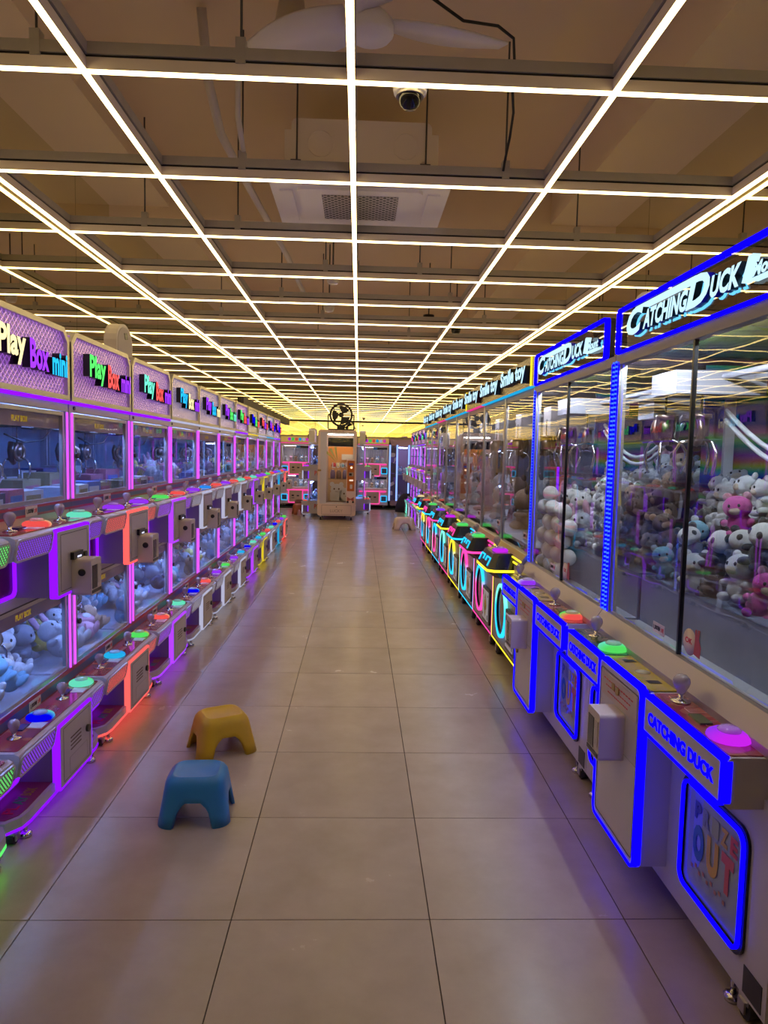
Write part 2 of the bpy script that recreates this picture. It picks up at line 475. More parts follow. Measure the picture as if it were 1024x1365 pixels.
cc = tag(empty('security_camera', (.205, 3.41, 3.05)), 'white dome security camera hanging from the front light rail', 'camera')
obj('base', MB().lathe([(.0, .075), (.075, .07), (.08, .04), (.075, .02), (.05, .018)], 24), mat('camera_white', (.7, .68, .7), .3), cc)
obj('dome', MB().lathe([(.056, .022), (.055, .0), (.045, -.028), (.028, -.045), (.0, -.051)], 24), mat('dome_black', (.01, .01, .012), .05), cc)
obj('trim_ring', MB().ring([(.064*math.cos(t), .064*math.sin(t)) for t in [2*PI*i/24 for i in range(24)]],
                           [(.055*math.cos(t), .055*math.sin(t)) for t in [2*PI*i/24 for i in range(24)]], 'z', .006, .022), mat('camera_grey', (.3, .28, .28), .3), cc)
tag(obj('power_cable', MB().tube([(.14, 3.62, 3.78), (.3, 3.72, 3.70), (.5, 3.85, 3.66), (.70, 3.95, 3.70), (.80, 4.02, 3.68), (.815, 4.05, 3.58), (.82, 4.1, 3.45),
     (.86, 4.25, 3.40), (.87, 4.38, 3.32), (.86, 4.45, 3.22), (.86, 4.5, 3.17)], .008, 8), rubber), 'black power cable looping down from the slab to a light rail', 'cable')
tag(obj('conduit_pipe', MB().tube([(-.95, 4.3, 3.93), (-.94, 4.45, 3.6), (-.90, 4.62, 3.38), (-.86, 5.0, 3.33), (-.80, 6.0, 3.32), (-.74, 7.2, 3.33), (-.7, 9, 3.33)], .028, 10), cream),
    'pale insulated pipe running behind the air conditioner', 'pipe')
for x, y in ((-.30, 7.45), (.9, 9.6), (1.35, 10.2), (-.4, 8.9)):
    o = tag(empty('ceiling_speaker', (x, y, 3.14)), None, 'speaker', 'small units clipped above the far light rails')
    o['label'] = {-.30: 'pale round ceiling unit just behind the air conditioner', .9: 'black round ceiling unit above the right far rails', 1.35: 'second black round ceiling unit nearer the right wall', -.4: 'pale round ceiling unit above the far middle rails'}[x]
    obj('cone', cached('spk', lambda: MB().lathe([(.0, .0), (.05, .0), (.06, .02), (.075, .10), (.075, .13)], 16)), cream if x < 0 else black, o)
    obj('stem', cached('spk2', lambda: MB().cyl((0, 0, .12), (0, 0, ZC-3.14), .008, n=8)), darkmetal, o)

# ------------------------------------------------------------------ LED colours
C = dict(purple=(.22, .004, 1.), violet=(.34, .04, 1.), pink=(1., .06, .60), red=(1., .10, .09), white=(.62, .62, .85), yellow=(1., .76, .03),
         green=(.10, .85, .14), cyan=(.02, .50, .95), blue=(.0015, .0, 1.), skyblue=(.03, .30, 1.), cream=(1., .86, .42), magenta=(.7, .02, 1.), mint=(.16, .85, .60),
         hot=(1., .05, .33))
def L(c, s=2.5, sample=True): return led('led_%s_%s%s' % (c, s, '' if sample else '_n'), C[c], s, sample)
tube_pink = led('pink_tube', (.62, .075, 1.), 1.5, True)
inlight = led('interior_light_blue', (.26, .42, 1.), 75.0)
inlight_w = led('interior_light_white', (.74, .83, 1.), 105.0)

def lattice(name, col, s):
    if name in MATS: return MATS[name]
    m = mat(name, (.25, .23, .26), .4)
    nt, N, Lk = nodes(m); b = N['Principled BSDF']
    tc = N.new('ShaderNodeTexCoord'); mp = N.new('ShaderNodeMapping'); mp.inputs['Rotation'].default_value = (R(45), 0, 0)
    ck = N.new('ShaderNodeTexBrick'); ck.offset = 0; ck.inputs['Scale'].default_value = 1
    ck.inputs['Brick Width'].default_value = .012; ck.inputs['Row Height'].default_value = .012; ck.inputs['Mortar Size'].default_value = .0028; ck.inputs['Mortar Smooth'].default_value = 0
    sep = N.new('ShaderNodeSeparateXYZ'); cmb = N.new('ShaderNodeCombineXYZ')
    Lk.new(tc.outputs['Object'], mp.inputs[0]); Lk.new(mp.outputs[0], sep.inputs[0]); Lk.new(sep.outputs[1], cmb.inputs[0]); Lk.new(sep.outputs[2], cmb.inputs[1])
    Lk.new(cmb.outputs[0], ck.inputs['Vector'])
    ck.inputs['Color1'].default_value = (*col, 1); ck.inputs['Color2'].default_value = (*col, 1); ck.inputs['Mortar'].default_value = (0, 0, 0, 1)
    Lk.new(ck.outputs['Color'], b.inputs['Emission Color']); b.inputs['Emission Strength'].default_value = s
    m.cycles.emission_sampling = 'NONE'
    return m
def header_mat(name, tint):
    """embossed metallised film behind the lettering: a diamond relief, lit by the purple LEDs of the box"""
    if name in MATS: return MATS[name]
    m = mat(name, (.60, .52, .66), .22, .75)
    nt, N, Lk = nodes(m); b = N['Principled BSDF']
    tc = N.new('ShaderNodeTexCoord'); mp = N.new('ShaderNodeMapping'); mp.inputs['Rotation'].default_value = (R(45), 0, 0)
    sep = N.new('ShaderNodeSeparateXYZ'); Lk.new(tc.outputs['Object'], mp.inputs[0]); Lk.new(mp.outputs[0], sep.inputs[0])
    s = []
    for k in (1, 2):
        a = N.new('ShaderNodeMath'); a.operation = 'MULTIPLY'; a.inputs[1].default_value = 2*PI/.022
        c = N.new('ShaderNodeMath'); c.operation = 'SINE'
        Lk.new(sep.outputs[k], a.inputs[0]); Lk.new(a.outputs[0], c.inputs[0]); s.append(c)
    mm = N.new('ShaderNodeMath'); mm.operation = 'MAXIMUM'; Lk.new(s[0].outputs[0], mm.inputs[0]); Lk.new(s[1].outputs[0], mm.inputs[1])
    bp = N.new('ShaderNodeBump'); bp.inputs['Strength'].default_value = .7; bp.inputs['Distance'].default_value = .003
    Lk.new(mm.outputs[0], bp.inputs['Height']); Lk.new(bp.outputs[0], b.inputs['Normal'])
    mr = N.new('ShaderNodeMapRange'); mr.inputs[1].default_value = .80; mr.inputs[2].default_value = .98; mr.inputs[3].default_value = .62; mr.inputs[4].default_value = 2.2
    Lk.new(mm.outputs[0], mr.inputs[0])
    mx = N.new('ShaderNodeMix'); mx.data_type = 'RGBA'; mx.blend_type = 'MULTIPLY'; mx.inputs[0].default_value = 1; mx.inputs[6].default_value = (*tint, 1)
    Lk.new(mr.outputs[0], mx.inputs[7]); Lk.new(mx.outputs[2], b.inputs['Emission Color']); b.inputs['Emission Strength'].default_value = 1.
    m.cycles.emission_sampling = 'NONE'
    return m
def print_mat(name, c1, c2, c3, scale=14, rough=.12):
    """printed, glossy instruction sheet: blocks of colour"""
    if name in MATS: return MATS[name]
    m = mat(name, c1, rough, coat=.6)
    nt, N, Lk = nodes(m); b = N['Principled BSDF']
    tc = N.new('ShaderNodeTexCoord'); vo = N.new('ShaderNodeTexVoronoi'); vo.inputs['Scale'].default_value = scale; vo.distance = 'CHEBYCHEV'
    wv = N.new('ShaderNodeTexNoise'); wv.inputs['Scale'].default_value = scale*.5
    Lk.new(tc.outputs['Object'], vo.inputs['Vector']); Lk.new(tc.outputs['Object'], wv.inputs['Vector'])
    sp = N.new('ShaderNodeSeparateColor'); Lk.new(vo.outputs['Color'], sp.inputs[0])
    cr = N.new('ShaderNodeValToRGB'); cr.color_ramp.interpolation = 'CONSTANT'; e = cr.color_ramp.elements
    e[0].color = (*c1, 1); e[1].position = .72; e[1].color = (*c2, 1)
    q = e.new(.90); q.color = (*c3, 1)
    Lk.new(sp.outputs[0], cr.inputs[0]); Lk.new(cr.outputs[0], b.inputs['Base Color'])
    return m
red_print = print_mat('red_console_print', (.34, .03, .07), (.24, .02, .09), (.45, .10, .08))
red_sheet = mat('red_shelf_print', (.30, .05, .09), .35)
blue_band = mat('blue_stripe', (.09, .11, .30), .4)
red_band = mat('red_stripe', (.40, .03, .09), .4)
tagm = mat('price_card', (.78, .70, .70), .5)
txt_black = mat('ink_black', (.01, .01, .01), .5)
txt_red = mat('ink_red', (.65, .02, .03), .5)
crystal = mat('crystal_knob', (.66, .58, .68), .15, spec=.8, trans=.45)
screen_m = mat('dark_screen', (.03, .03, .035), .15)
term_m = mat('terminal_beige', (.64, .57, .53), .45)
holo_panel = mat('holographic_panel', (.62, .57, .62), .28, .35)
in_back = vary(mat('interior_back', (.30, .34, .45), .4), 2, .2)
in_floor = mat('interior_floor', (.42, .45, .55), .35)
pink_acryl = mat('pink_acrylic_strip', (.38, .26, .42), .25)
price_cells = dict(h=.017, depth=.0006)

# ------------------------------------------------------------------ shared small parts (v = x outwards, u = y along the front)
def caster(parent, loc, r=.03):
    c = obj('caster', cached(('caster', r), lambda: MB().box(-.018, .018, -.022, .022, r*1.35, r*2.4).box(-.024, -.018, -.015, .015, r*.6, r*1.6).box(.018, .024, -.015, .015, r*.6, r*1.6)), alu, parent, loc)
    obj('wheel', cached(('wheel', r), lambda: MB().cyl((-.016, 0, r), (.016, 0, r), r, n=14)), rubber, c)
def foot(parent, loc, h=.07):
    f = obj('levelling_foot', cached(('foot', h), lambda: MB().cyl((0, 0, .015), (0, 0, h), .008, n=8).lathe([(.0, .0), (.022, .0), (.024, .012), (.01, .02)], 10)), chrome, parent, loc)
def joystick(parent, loc, s=1.):
    s *= .82
    j = obj('joystick', cached('joy_base', lambda: MB().lathe([(.0, .0), (.03, .0), (.03, .004), (.012, .008), (.008, .012), (.008, .03)], 14)), chrome, parent, loc, scale=s)
    obj('knob', cached('joy_knob', lambda: MB().lathe([(.0, .024), (.011, .026), (.014, .034), (.022, .048), (.026, .062), (.024, .074), (.015, .084), (.0, .087)], 12)), crystal, j)
PAIR = dict(violet='magenta', mint='green', blue='mint', red='cream', cyan='skyblue', green='red', skyblue='violet', white='violet')
def btn_mat(c):
    nm = 'button_' + c
    if nm in MATS: return MATS[nm]
    m = led(nm, C[c], .85, False)
    nt, N, Lk = nodes(m); e = [n for n in N if n.type == 'EMISSION'][0]
    tc = N.new('ShaderNodeTexCoord'); sep = N.new('ShaderNodeSeparateXYZ'); Lk.new(tc.outputs['Object'], sep.inputs[0])
    mr = N.new('ShaderNodeMapRange'); mr.inputs[1].default_value = -.05; mr.inputs[2].default_value = .05; Lk.new(sep.outputs[1], mr.inputs[0])
    cr = N.new('ShaderNodeValToRGB'); cr.color_ramp.elements[0].color = (*C[c], 1); cr.color_ramp.elements[1].color = (*C[PAIR[c]], 1); cr.color_ramp.elements[0].position = .35; cr.color_ramp.elements[1].position = .85
    Lk.new(mr.outputs[0], cr.inputs[0]); Lk.new(cr.outputs[0], e.inputs[0])
    return m
def button(parent, loc, c, s=1.):
    b = obj('push_button', cached('btn', lambda: MB().lathe([(.0, .0), (.048, .0), (.053, .005), (.050, .013), (.040, .019), (.022, .021)], 20)), btn_mat(c), parent, loc, scale=s)
    obj('button_cap', cached('btn_cap', lambda: MB().lathe([(.0, .020), (.027, .020), (.028, .024), (.020, .030), (.0, .032)], 16)), crystal, b)
def claw(parent, loc, s=1., rz=0.):
    c = obj('claw', cached('claw_body', lambda: MB().cyl((0, 0, .0), (0, 0, .06), .026, n=12).cyl((0, 0, .06), (0, 0, .075), .034, n=12).cyl((0, 0, -.03), (0, 0, 0), .016, n=10)
            .tube([(.05*math.cos(t), -.012, .02+.045*math.sin(t)) for t in [2*PI*i/12 for i in range(12)]], .012, 6, closed=True)), [mat('claw_metal', (.22, .15, .12), .3, .8)], parent, loc, (0, 0, rz), s)
    obj('coil_cover', cached('claw_cov', lambda: MB().tube([(-.055, 0, .075), (-.068, 0, .03), (-.06, 0, -.02), (-.035, 0, -.04)], .016, 8)), black, c)
    for k in range(3):
        obj('prong', cached('prong', lambda: MB().tube([(.02, 0, -.01), (.062, 0, -.022), (.080, 0, -.055), (.078, 0, -.095), (.062, 0, -.13)], .006, 6)), chrome, c, (0, 0, 0), (0, 0, 2*PI*k/3+.4))
    obj('suspension_cord', cached('cord', lambda: MB().cyl((0, 0, .07), (0, 0, .16), .004, n=6)), rubber, c)
def price_tag(parent, loc, txt2, s=1.):
    p = obj('price_tag', cached('ptag', lambda: MB().box(0, .002, -.05, .05, -.02, .02)), tagm, parent, loc, scale=s)
    letters(p, '1,000₩', (.0021, -.014, 0), [txt_black, txt_black], 'price_text', h=.021, w=.058, depth=.0008, bold=.02)
    letters(p, txt2, (.0021, .033, 0), [txt_red, txt_red], 'price_text', h=.019, w=.022, depth=.0008, bold=.02)
def terminal(parent, loc, s=1.):
    """small card reader bolted on a coin door; front faces +x"""
    t = obj('card_reader', cached('term', lambda: MB().prism(rrect(-.052, .052, -.07, .07, .012), 'x', 0, .075)), term_m, parent, loc, scale=s)
    obj('screen', cached('term_s', lambda: MB().box(.075, .077, -.042, .006, -.045, .045)), screen_m, t)
    obj('keypad', cached('term_k', lambda: MB().box(.075, .077, .014, .042, -.03, .045)), mat('keypad_grey', (.55, .5, .46), .5), t)
    obj('name_strip', cached('term_n', lambda: MB().box(.075, .077, -.046, .046, -.062, -.05)), black, t)
    obj('sensor_ring', cached('term_r', lambda: MB().lathe([(.008, .0), (.014, .0), (.014, .003), (.008, .003)], 14, axis='y')), black, t, (.04, -.055, .02))

# ------------------------------------------------------------------ plush toys and prizes
def fur(name, c, sc_=90):
    if name in MATS: return MATS[name]
    m = mat(name, c, .95, spec=.1); m.node_tree.nodes['Principled BSDF'].inputs['Sheen Weight'].default_value = .35
    return vary(m, sc_, .22, bump=.9)
FUR = {k: fur('fur_' + k, c) for k, c in dict(white=(.72, .72, .74), black=(.02, .02, .025), grey=(.22, .23, .27), lgrey=(.42, .43, .48), brown=(.10, .045, .03), tan=(.45, .27, .16), magenta=(.62, .03, .36),
      lime=(.52, .75, .03), blue=(.20, .50, .70), pink=(.70, .36, .48), cream=(.72, .58, .42), yellow=(.75, .62, .15), navy=(.06, .08, .20), orange=(.60, .20, .06), sky=(.35, .50, .75)).items()}
def plush(loc, kind, s, rot, label, group, simple=False):
    """sitting toy: body with limbs (top level), head, ears, muzzle and eyes as parts; faces +x before rotation"""
    body, head, ear, face, long_ear = {
        'panda': ('black', 'white', 'black', 'white', 0), 'greybear': ('lgrey', 'lgrey', 'grey', 'white', 0), 'monkey': ('brown', 'brown', 'tan', 'tan', 0), 'doll': ('magenta', 'magenta', 'pink', 'cream', 0),
        'lime': ('lime', 'lime', 'lime', 'lime', 0), 'blue': ('blue', 'blue', 'white', 'white', 0), 'whitebear': ('white', 'white', 'white', 'cream', 0), 'bunny': ('white', 'white', 'pink', 'white', 1),
        'pinkbear': ('pink', 'pink', 'pink', 'white', 0), 'tan': ('tan', 'tan', 'brown', 'cream', 0), 'navy': ('navy', 'lgrey', 'navy', 'white', 0), 'yellow': ('yellow', 'yellow', 'orange', 'white', 0), 'sky': ('sky', 'white', 'sky', 'white', 1), 'orange': ('orange', 'orange', 'white', 'cream', 0)}[kind]
    b = obj('plush_toy', cached('pl_body', lambda: MB().ball((0, 0, .30), (.27, .29, .32), 12, 8).ball((.22, .20, .10), (.20, .10, .10), 8, 6).ball((.22, -.20, .10), (.20, .10, .10), 8, 6)
            .ball((.14, .30, .38), (.17, .085, .085), 8, 6).ball((.14, -.30, .38), (.17, .085, .085), 8, 6)), FUR[body], None, loc, rot, s)
    tag(b, label, 'plush toy', group)
    h = obj('head', cached('pl_head', lambda: MB().ball((.06, 0, .74), (.29, .33, .28), 14, 10)), FUR[head], b)
    for sg in (-1, 1):
        obj('ear', cached(('pl_ear', long_ear, sg), lambda: MB().ball((0, .22*sg, .99 if not long_ear else 1.12), (.07, .11, .11 if not long_ear else .26), 8, 6)), FUR[ear], b)
    if simple: return b
    obj('muzzle', cached('pl_face', lambda: MB().ball((.27, 0, .68), (.10, .16, .11), 10, 6)), FUR[face], b)
    for sg in (-1, 1):
        if kind == 'panda': obj('eye_patch', cached(('pl_patch', sg), lambda: MB().ball((.27, .14*sg, .78), (.07, .085, .09), 8, 6)), FUR['black'], b)
        else: obj('eye', cached(('pl_eye', sg), lambda: MB().ball((.315, .11*sg, .80), (.03, .035, .045), 8, 6)), black, b)
    return b
box_mats = [mat('carton_%d' % i, c, .5) for i, c in enumerate([(.05, .05, .07), (.55, .57, .62), (.30, .24, .12), (.40, .12, .18), (.10, .16, .40), (.62, .62, .66)])]
def prize_box(loc, dims, mi, rz, label, group):
    dx, dy, dz = dims
    b = obj('prize_box', MB().box(-dx/2, dx/2, -dy/2, dy/2, 0, dz), box_mats[mi], None, loc, (0, 0, rz))
    tag(b, label, 'box', group)
    obj('printed_label', MB().box(dx/2, dx/2+.001, -dy*.36, dy*.36, dz*.2, dz*.7), box_mats[(mi+1) % 6], b)
    return b

# ------------------------------------------------------------------ two-tier claw machine with "Play Box mini" sign
W = .846
HU = W/2 - .008
def playbox(loc, rz, led_c, words, btns, label, group, prize=0, seed=0, detail=True, sidetext=False):
    rnd = random.Random(seed)
    t = tag(empty('claw_machine', loc, rz), label, 'claw machine', group)
    D = -.86
    def body():
        mb = MB()
        mb.box(D, 0, -HU, HU, .075, .335)
        mb.box(D, 0, -HU, HU, .79, 1.13)
        mb.box(D, 0, -HU, HU, 1.565, 1.60)
        for u in (-1, 1):
            for v0, v1 in ((-.03, 0), (D, D+.04)):
                a, b = sorted((u*HU, u*(HU-.022)))
                mb.box(v0, v1, a, b, .335, .79); mb.box(v0, v1, a, b, 1.13, 1.565)
        return mb
    obj('cabinet', cached('pb_body', body), white, t)
    obj('back_panel', cached('pb_back', lambda: MB().box(D-.01, D, -HU, HU, .08, 1.6)), in_back, t)
    for zz in (0, 1):
        z0, z1 = ((.405, .785), (1.175, 1.560))[zz]
        tz = (.36, 1.15)[zz]
        # stripe band
        bz0, bz1 = ((.335, .402), (1.13, 1.172))[zz]
        hh = (bz1-bz0)
        obj('stripe_band', cached(('pb_band', zz), lambda: MB().box(0, .006, -HU-.007, HU+.007, bz0, bz0+hh*.24, 0).box(0, .006, -HU-.007, HU+.007, bz0+hh*.24, bz0+hh*.76, 1).box(0, .006, -HU-.007, HU+.007, bz0+hh*.76, bz1, 0)), [red_band, blue_band], t)
        price_tag(t, (.007, .03, (bz0+bz1)/2), '2회')
        # window
        obj('window_frame', cached(('pb_frame', zz), lambda: MB().ring(*inset(-.372, .372, z0, z1, .004, .016, 1), 'x', -.016, .0)), alu, t)
        obj('window_glass', cached(('pb_glass', zz), lambda: MB().box(-.010, -.007, -.357, .357, z0+.015, z1-.015)), pane, t)
        obj('window_lock', cached('pb_lock', lambda: MB().cyl((0, 0, 0), (.015, 0, 0), .013, n=12)), black, t, (-.004, -.345, (z0+z1)/2))
        ps = obj('brand_strip', cached(('pb_strip', zz), lambda: MB().box(-.03, -.018, -.372, .372, z1-.075, z1+.002)), pink_acryl, t)
        if detail:
            letters(ps, 'PLAY BOX', (-.0175, 0, z1-.046), [L('yellow', .35, False), L('red', .3, False)], h=.024, w=.13, depth=.0008, bold=.03)
        for sg in (-1, 1):
            obj('led_tube', cached(('pb_tube', zz), lambda: MB().cyl((0, 0, z0), (0, 0, z1), .0055, n=8)), tube_pink, t, (.004, sg*.396, 0))
            obj('side_glass', cached(('pb_side', zz), lambda: MB().box(D+.04, -.03, -.002, .002, z0, z1)), acryl, t, (0, sg*(HU-.004), 0))
        # interior
        obj('tray', cached(('pb_tray', zz), lambda: MB().box(D, -.02, -HU+.005, HU-.005, tz-.02, tz)), in_floor, t)
        obj('interior_lamp', cached(('pb_lamp', zz), lambda: MB().box(-.052, -.034, -.34, .34, z1-.050, z1-.040)), inlight, t)
        obj('gantry', cached(('pb_gantry', zz), lambda: MB().cyl((-.33, -.39, z1-.035), (-.33, .39, z1-.035), .009, n=8).cyl((-.40, -.39, z1-.035), (-.40, .39, z1-.035), .009, n=8).box(-.44, -.29, .07, .20, z1-.065, z1-.015)
                .box(-.44, -.29, -.25, -.12, z1-.065, z1-.015)), darkmetal, t)
        claw(t, (-.22, .13, z1-.20), .85, .5)
        claw(t, (-.34, -.19, z1-.20), .85, 1.5)
        if detail:
            obj('air_hose', cached(('pb_hose', zz), lambda: MB().tube([(-.3, -.39, z1-.10), (-.3, -.2, z1-.135), (-.3, .0, z1-.12), (-.3, .13, z1-.05)], .005, 6)), rubber, t)
        # console
        ct = (.345, 1.100)[zz]
        def cons():
            prof = [(0, ct-.03), (0, ct), (.13, ct), (.146, ct-.008), (.150, ct-.02), (.138, ct-.085), (.09, ct-.10), (0, ct-.10)]
            return MB().prism([(a, b) for a, b in prof], 'y', -HU+.012, HU-.012)
        obj('console', cached(('pb_cons', zz), cons), white, t)
        cp = obj('control_plate', cached(('pb_plate', zz), lambda: MB().prism(rrect(.012, .132, -HU+.03, HU-.03, .01, 2), 'z', ct, ct+.004)), red_print, t)
        if detail:
            for u in (-.20, .20):
                obj('instruction_sheet', cached('pb_sheet', lambda: MB().box(-.03, .03, -.03, .03, 0, .001)), mat('sheet_white', (.7, .66, .72), .3), cp, (.095, u+.05, ct+.004))
                obj('counter_display', cached('pb_disp', lambda: MB().box(-.014, .014, -.03, .03, 0, .006)), mat('lcd_blue', (.04, .04, .22), .1), cp, (.055, u+.02, ct+.004))
        for i, (uj, ub) in enumerate(((-.275, -.075), (.142, .335))):
            joystick(t, (.07, uj, ct+.004)); button(t, (.075, ub, ct+.004), btns[(zz*2+i) % len(btns)])
        tilt = math.atan2(.012, .065)
        for u0, u1 in ((-HU+.015, -.115), (.24, HU-.015)):
            g = obj('speaker_frame', cached(('pb_spf', u0 < 0), lambda: MB().ring(*inset(u0, u1, -.042, .042, .022, .008), 'x', 0, .007)), white, t, (.1445, 0, ct-.050), (0, tilt, 0))
            obj('speaker_grille', cached(('pb_spk', u0 < 0), lambda: MB().prism(rrect(u0+.007, u1-.007, -.035, .035, .016), 'x', 0, .004)), lattice('grille_' + led_c, C[led_c], .8 if led_c in ('white', 'yellow') else 1.3), g)
        # coin door box
        pz0, pz1 = ((.062, .325), (.825, 1.092))[zz]
        u0, u1 = -.105, .232
        obj('coin_box', cached(('pb_cbox', zz), lambda: MB().box(0, .132, u0+.004, u1-.004, pz0+.004, min(pz1, ct-.02))), grey, t)
        ed = obj('coin_door_frame', cached(('pb_edge', zz), lambda: MB().prism(rrect(u0, u1, pz0, pz1, .014), 'x', .130, .158)), white, t)
        obj('led_edge', cached(('pb_led', zz), lambda: MB().ring(rrect(u0-.0015, u1+.0015, pz0-.0015, pz1+.0015, .015), rrect(u0+.010, u1-.010, pz0+.010, pz1-.010, .008), 'x', .132, .1585)), L(led_c, .75 if led_c in ('white', 'cyan', 'yellow') else 1.5), ed)
        obj('door_face', cached(('pb_face', zz), lambda: MB().prism(rrect(u0+.011, u1-.011, pz0+.011, pz1-.011, .007), 'x', .150, .161)), white, ed)
        obj('door_gap', cached(('pb_gap', zz), lambda: MB().ring(*inset(u0+.035, u1-.035, pz0+.022, pz1-.022, .004, .0022, 1), 'x', .150, .1615)), black, ed)
        if zz:
            obj('door_plate', cached('pb_holo', lambda: MB().box(.1605, .1615, u0+.04, u1-.04, pz0+.028, pz1-.028)), holo_panel, ed)
            a = obj('bill_acceptor', cached('pb_bill', lambda: MB().box(.160, .176, .02, .115, pz0+.135, pz0+.165)), black, ed)
            obj('acceptor_light', cached('pb_bl', lambda: MB().box(.176, .177, .055, .095, pz0+.140, pz0+.147)), L('white', 1.5, False), a)
            obj('door_lock', cached('pb_dlock', lambda: MB().cyl((.16, .16, pz0+.14), (.172, .16, pz0+.14), .013, n=12)), black, ed)
            terminal(t, (.16, .085, pz0+.062), 1.05)
        else:
            obj('door_lock', cached('pb_dlock0', lambda: MB().cyl((.16, .17, pz0+.15), (.172, .17, pz0+.15), .016, n=12)), black, ed)
            vt = MB()
            for k in range(4): vt.box(.1605, .1625, .0, .105, pz0+.125+k*.016, pz0+.130+k*.016)
            obj('vent_slots', cached('pb_vent', lambda: vt), mat('vent_brown', (.16, .12, .10), .6), ed)
            obj('service_flap', cached('pb_flap', lambda: MB().ring(*inset(-.01, .17, pz0+.03, pz0+.10, .003, .0018, 1), 'x', .159, .1615)), grey, ed)
        # prize doors on both sides of the coin box
        for k, (a0, a1) in enumerate(((-.385, -.13), (.255, .39))):
            q0, q1 = ((.13, .235), (.85, .985))[zz]
            p = obj('prize_door', cached(('pb_pd', zz, k), lambda: MB().prism(rrect(a0, a1, q0, q1, .02), 'x', 0, .006)), mat('prize_flap', (.20, .01, .16), .25), t)
            obj('led_frame', cached(('pb_pl', zz, k), lambda: MB().ring(*inset(a0-.012, a1+.012, q0-.012, q1+.012, .028, .012), 'x', 0, .016)), L('purple', 1.6), p)
    obj('apron_line', cached('pb_line', lambda: MB().box(0, .002, -HU, HU, .785, .79)), black, t)
    # base shelf
    sh = obj('base_shelf', cached('pb_shelf', lambda: MB().prism([(0, -HU), (.10, -HU), (.135, -HU+.05), (.142, -HU+.10), (.142, HU-.10), (.135, HU-.05), (.10, HU), (0, HU)], 'z', .064, .10)), white, t)
    obj('shelf_print', cached('pb_sprint', lambda: MB().prism([(.004, -HU+.02), (.09, -HU+.02), (.12, -HU+.06), (.126, -HU+.11), (.126, HU-.11), (.12, HU-.06), (.09, HU-.02), (.004, HU-.02)], 'z', .10, .1015)), red_sheet, sh)
    obj('led_edge', cached('pb_sled', lambda: MB().prism([(0, -HU), (.10, -HU), (.137, -HU+.05), (.145, -HU+.10), (.145, HU-.10), (.137, HU-.05), (.10, HU), (0, HU)], 'z', .055, .066)), L(led_c, .6 if led_c in ('white', 'cyan', 'yellow') else 1.3), sh)
    if detail:
        for k, (s_, cc_) in enumerate(zip(('PL', 'AY', 'BOX'), ('red', 'green', 'yellow'))):
            o = letters(sh, s_, (.075, -.32+.07*k, .1015), [mat('ink_' + cc_, tuple(.45*q for q in C[cc_]), .5)]*2, h=.04, w=.06, depth=.0008, bold=.03)
            o.rotation_euler = (0, -PI/2, 0)
    for u in (-.36, .36):
        caster(t, (.095, u, 0), .026); foot(t, (.12, u+.05*(1 if u < 0 else -1), 0), .056)
    for u in (-.36, .36): caster(t, (D+.06, u, 0), .031)
    # header
    def head():
        c = .05
        def oct_(a, b, c0, d, r): return [(b, d-r), (b-r, d), (a+r, d), (a, d-r), (a, c0), (b, c0)]
        return MB().ring(oct_(-HU+.004, HU-.004, 1.612, 1.925, .05), oct_(-HU+.026, HU-.026, 1.634, 1.903, .04), 'x', -.12, .012)
    hd = obj('header_frame', cached('pb_head', head), alu, t)
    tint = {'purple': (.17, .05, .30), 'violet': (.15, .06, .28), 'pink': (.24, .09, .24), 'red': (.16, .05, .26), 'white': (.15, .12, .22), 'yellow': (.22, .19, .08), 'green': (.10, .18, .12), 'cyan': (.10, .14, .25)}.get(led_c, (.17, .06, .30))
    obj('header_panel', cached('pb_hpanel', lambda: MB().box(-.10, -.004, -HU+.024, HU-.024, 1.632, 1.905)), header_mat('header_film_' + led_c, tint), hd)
    for k, (s_, u, wd, hh, zc) in enumerate((('Play', -.155, .21, .135, 1.775), ('Box', .065, .165, .115, 1.765), ('mini', .255, .15, .095, 1.752))):
        letters(hd, s_, (.004, u, zc), [L(words[k], 1.4), black], h=hh, w=wd, depth=.032, bold=.035)
    obj('header_led', cached('pb_hled', lambda: MB().box(-.02, .010, -HU, HU, 1.598, 1.611)), L('purple' if led_c in ('red', 'purple', 'violet', 'pink', 'green') else led_c, 1.6 if led_c in ('red', 'purple', 'violet', 'pink', 'green') else .8), t)
    obj('top_bolt', cached('pb_bolt', lambda: MB().cyl((0, -HU+.05, 1.583), (.006, -HU+.05, 1.583), .009, n=10)), black, t)
    if sidetext:
        for zc_ in (.96, .23):
            for k, (ch, cc_) in enumerate(zip('Play', ('red', 'yellow', 'white', 'white'))):
                o = letters(t, ch, (-.25+.06*k, -HU-.001, zc_), [mat('ink2_' + cc_ + str(k), (.6, .1, .05) if k == 0 else ((.6, .4, .05) if k == 1 else (.03, .03, .03)), .5)]*2, h=.09 if k < 2 else .07, w=.045, depth=.001, bold=.03)
                o.rotation_euler = (0, 0, -PI/2)
    return t
KN = {'whitebear': 'small white plush', 'bunny': 'small white long-eared plush', 'sky': 'small pale blue plush', 'blue': 'small blue plush', 'pinkbear': 'small pink plush', 'tan': 'small tan plush', 'greybear': 'small grey plush', 'yellow': 'small yellow plush', 'navy': 'small navy plush'}
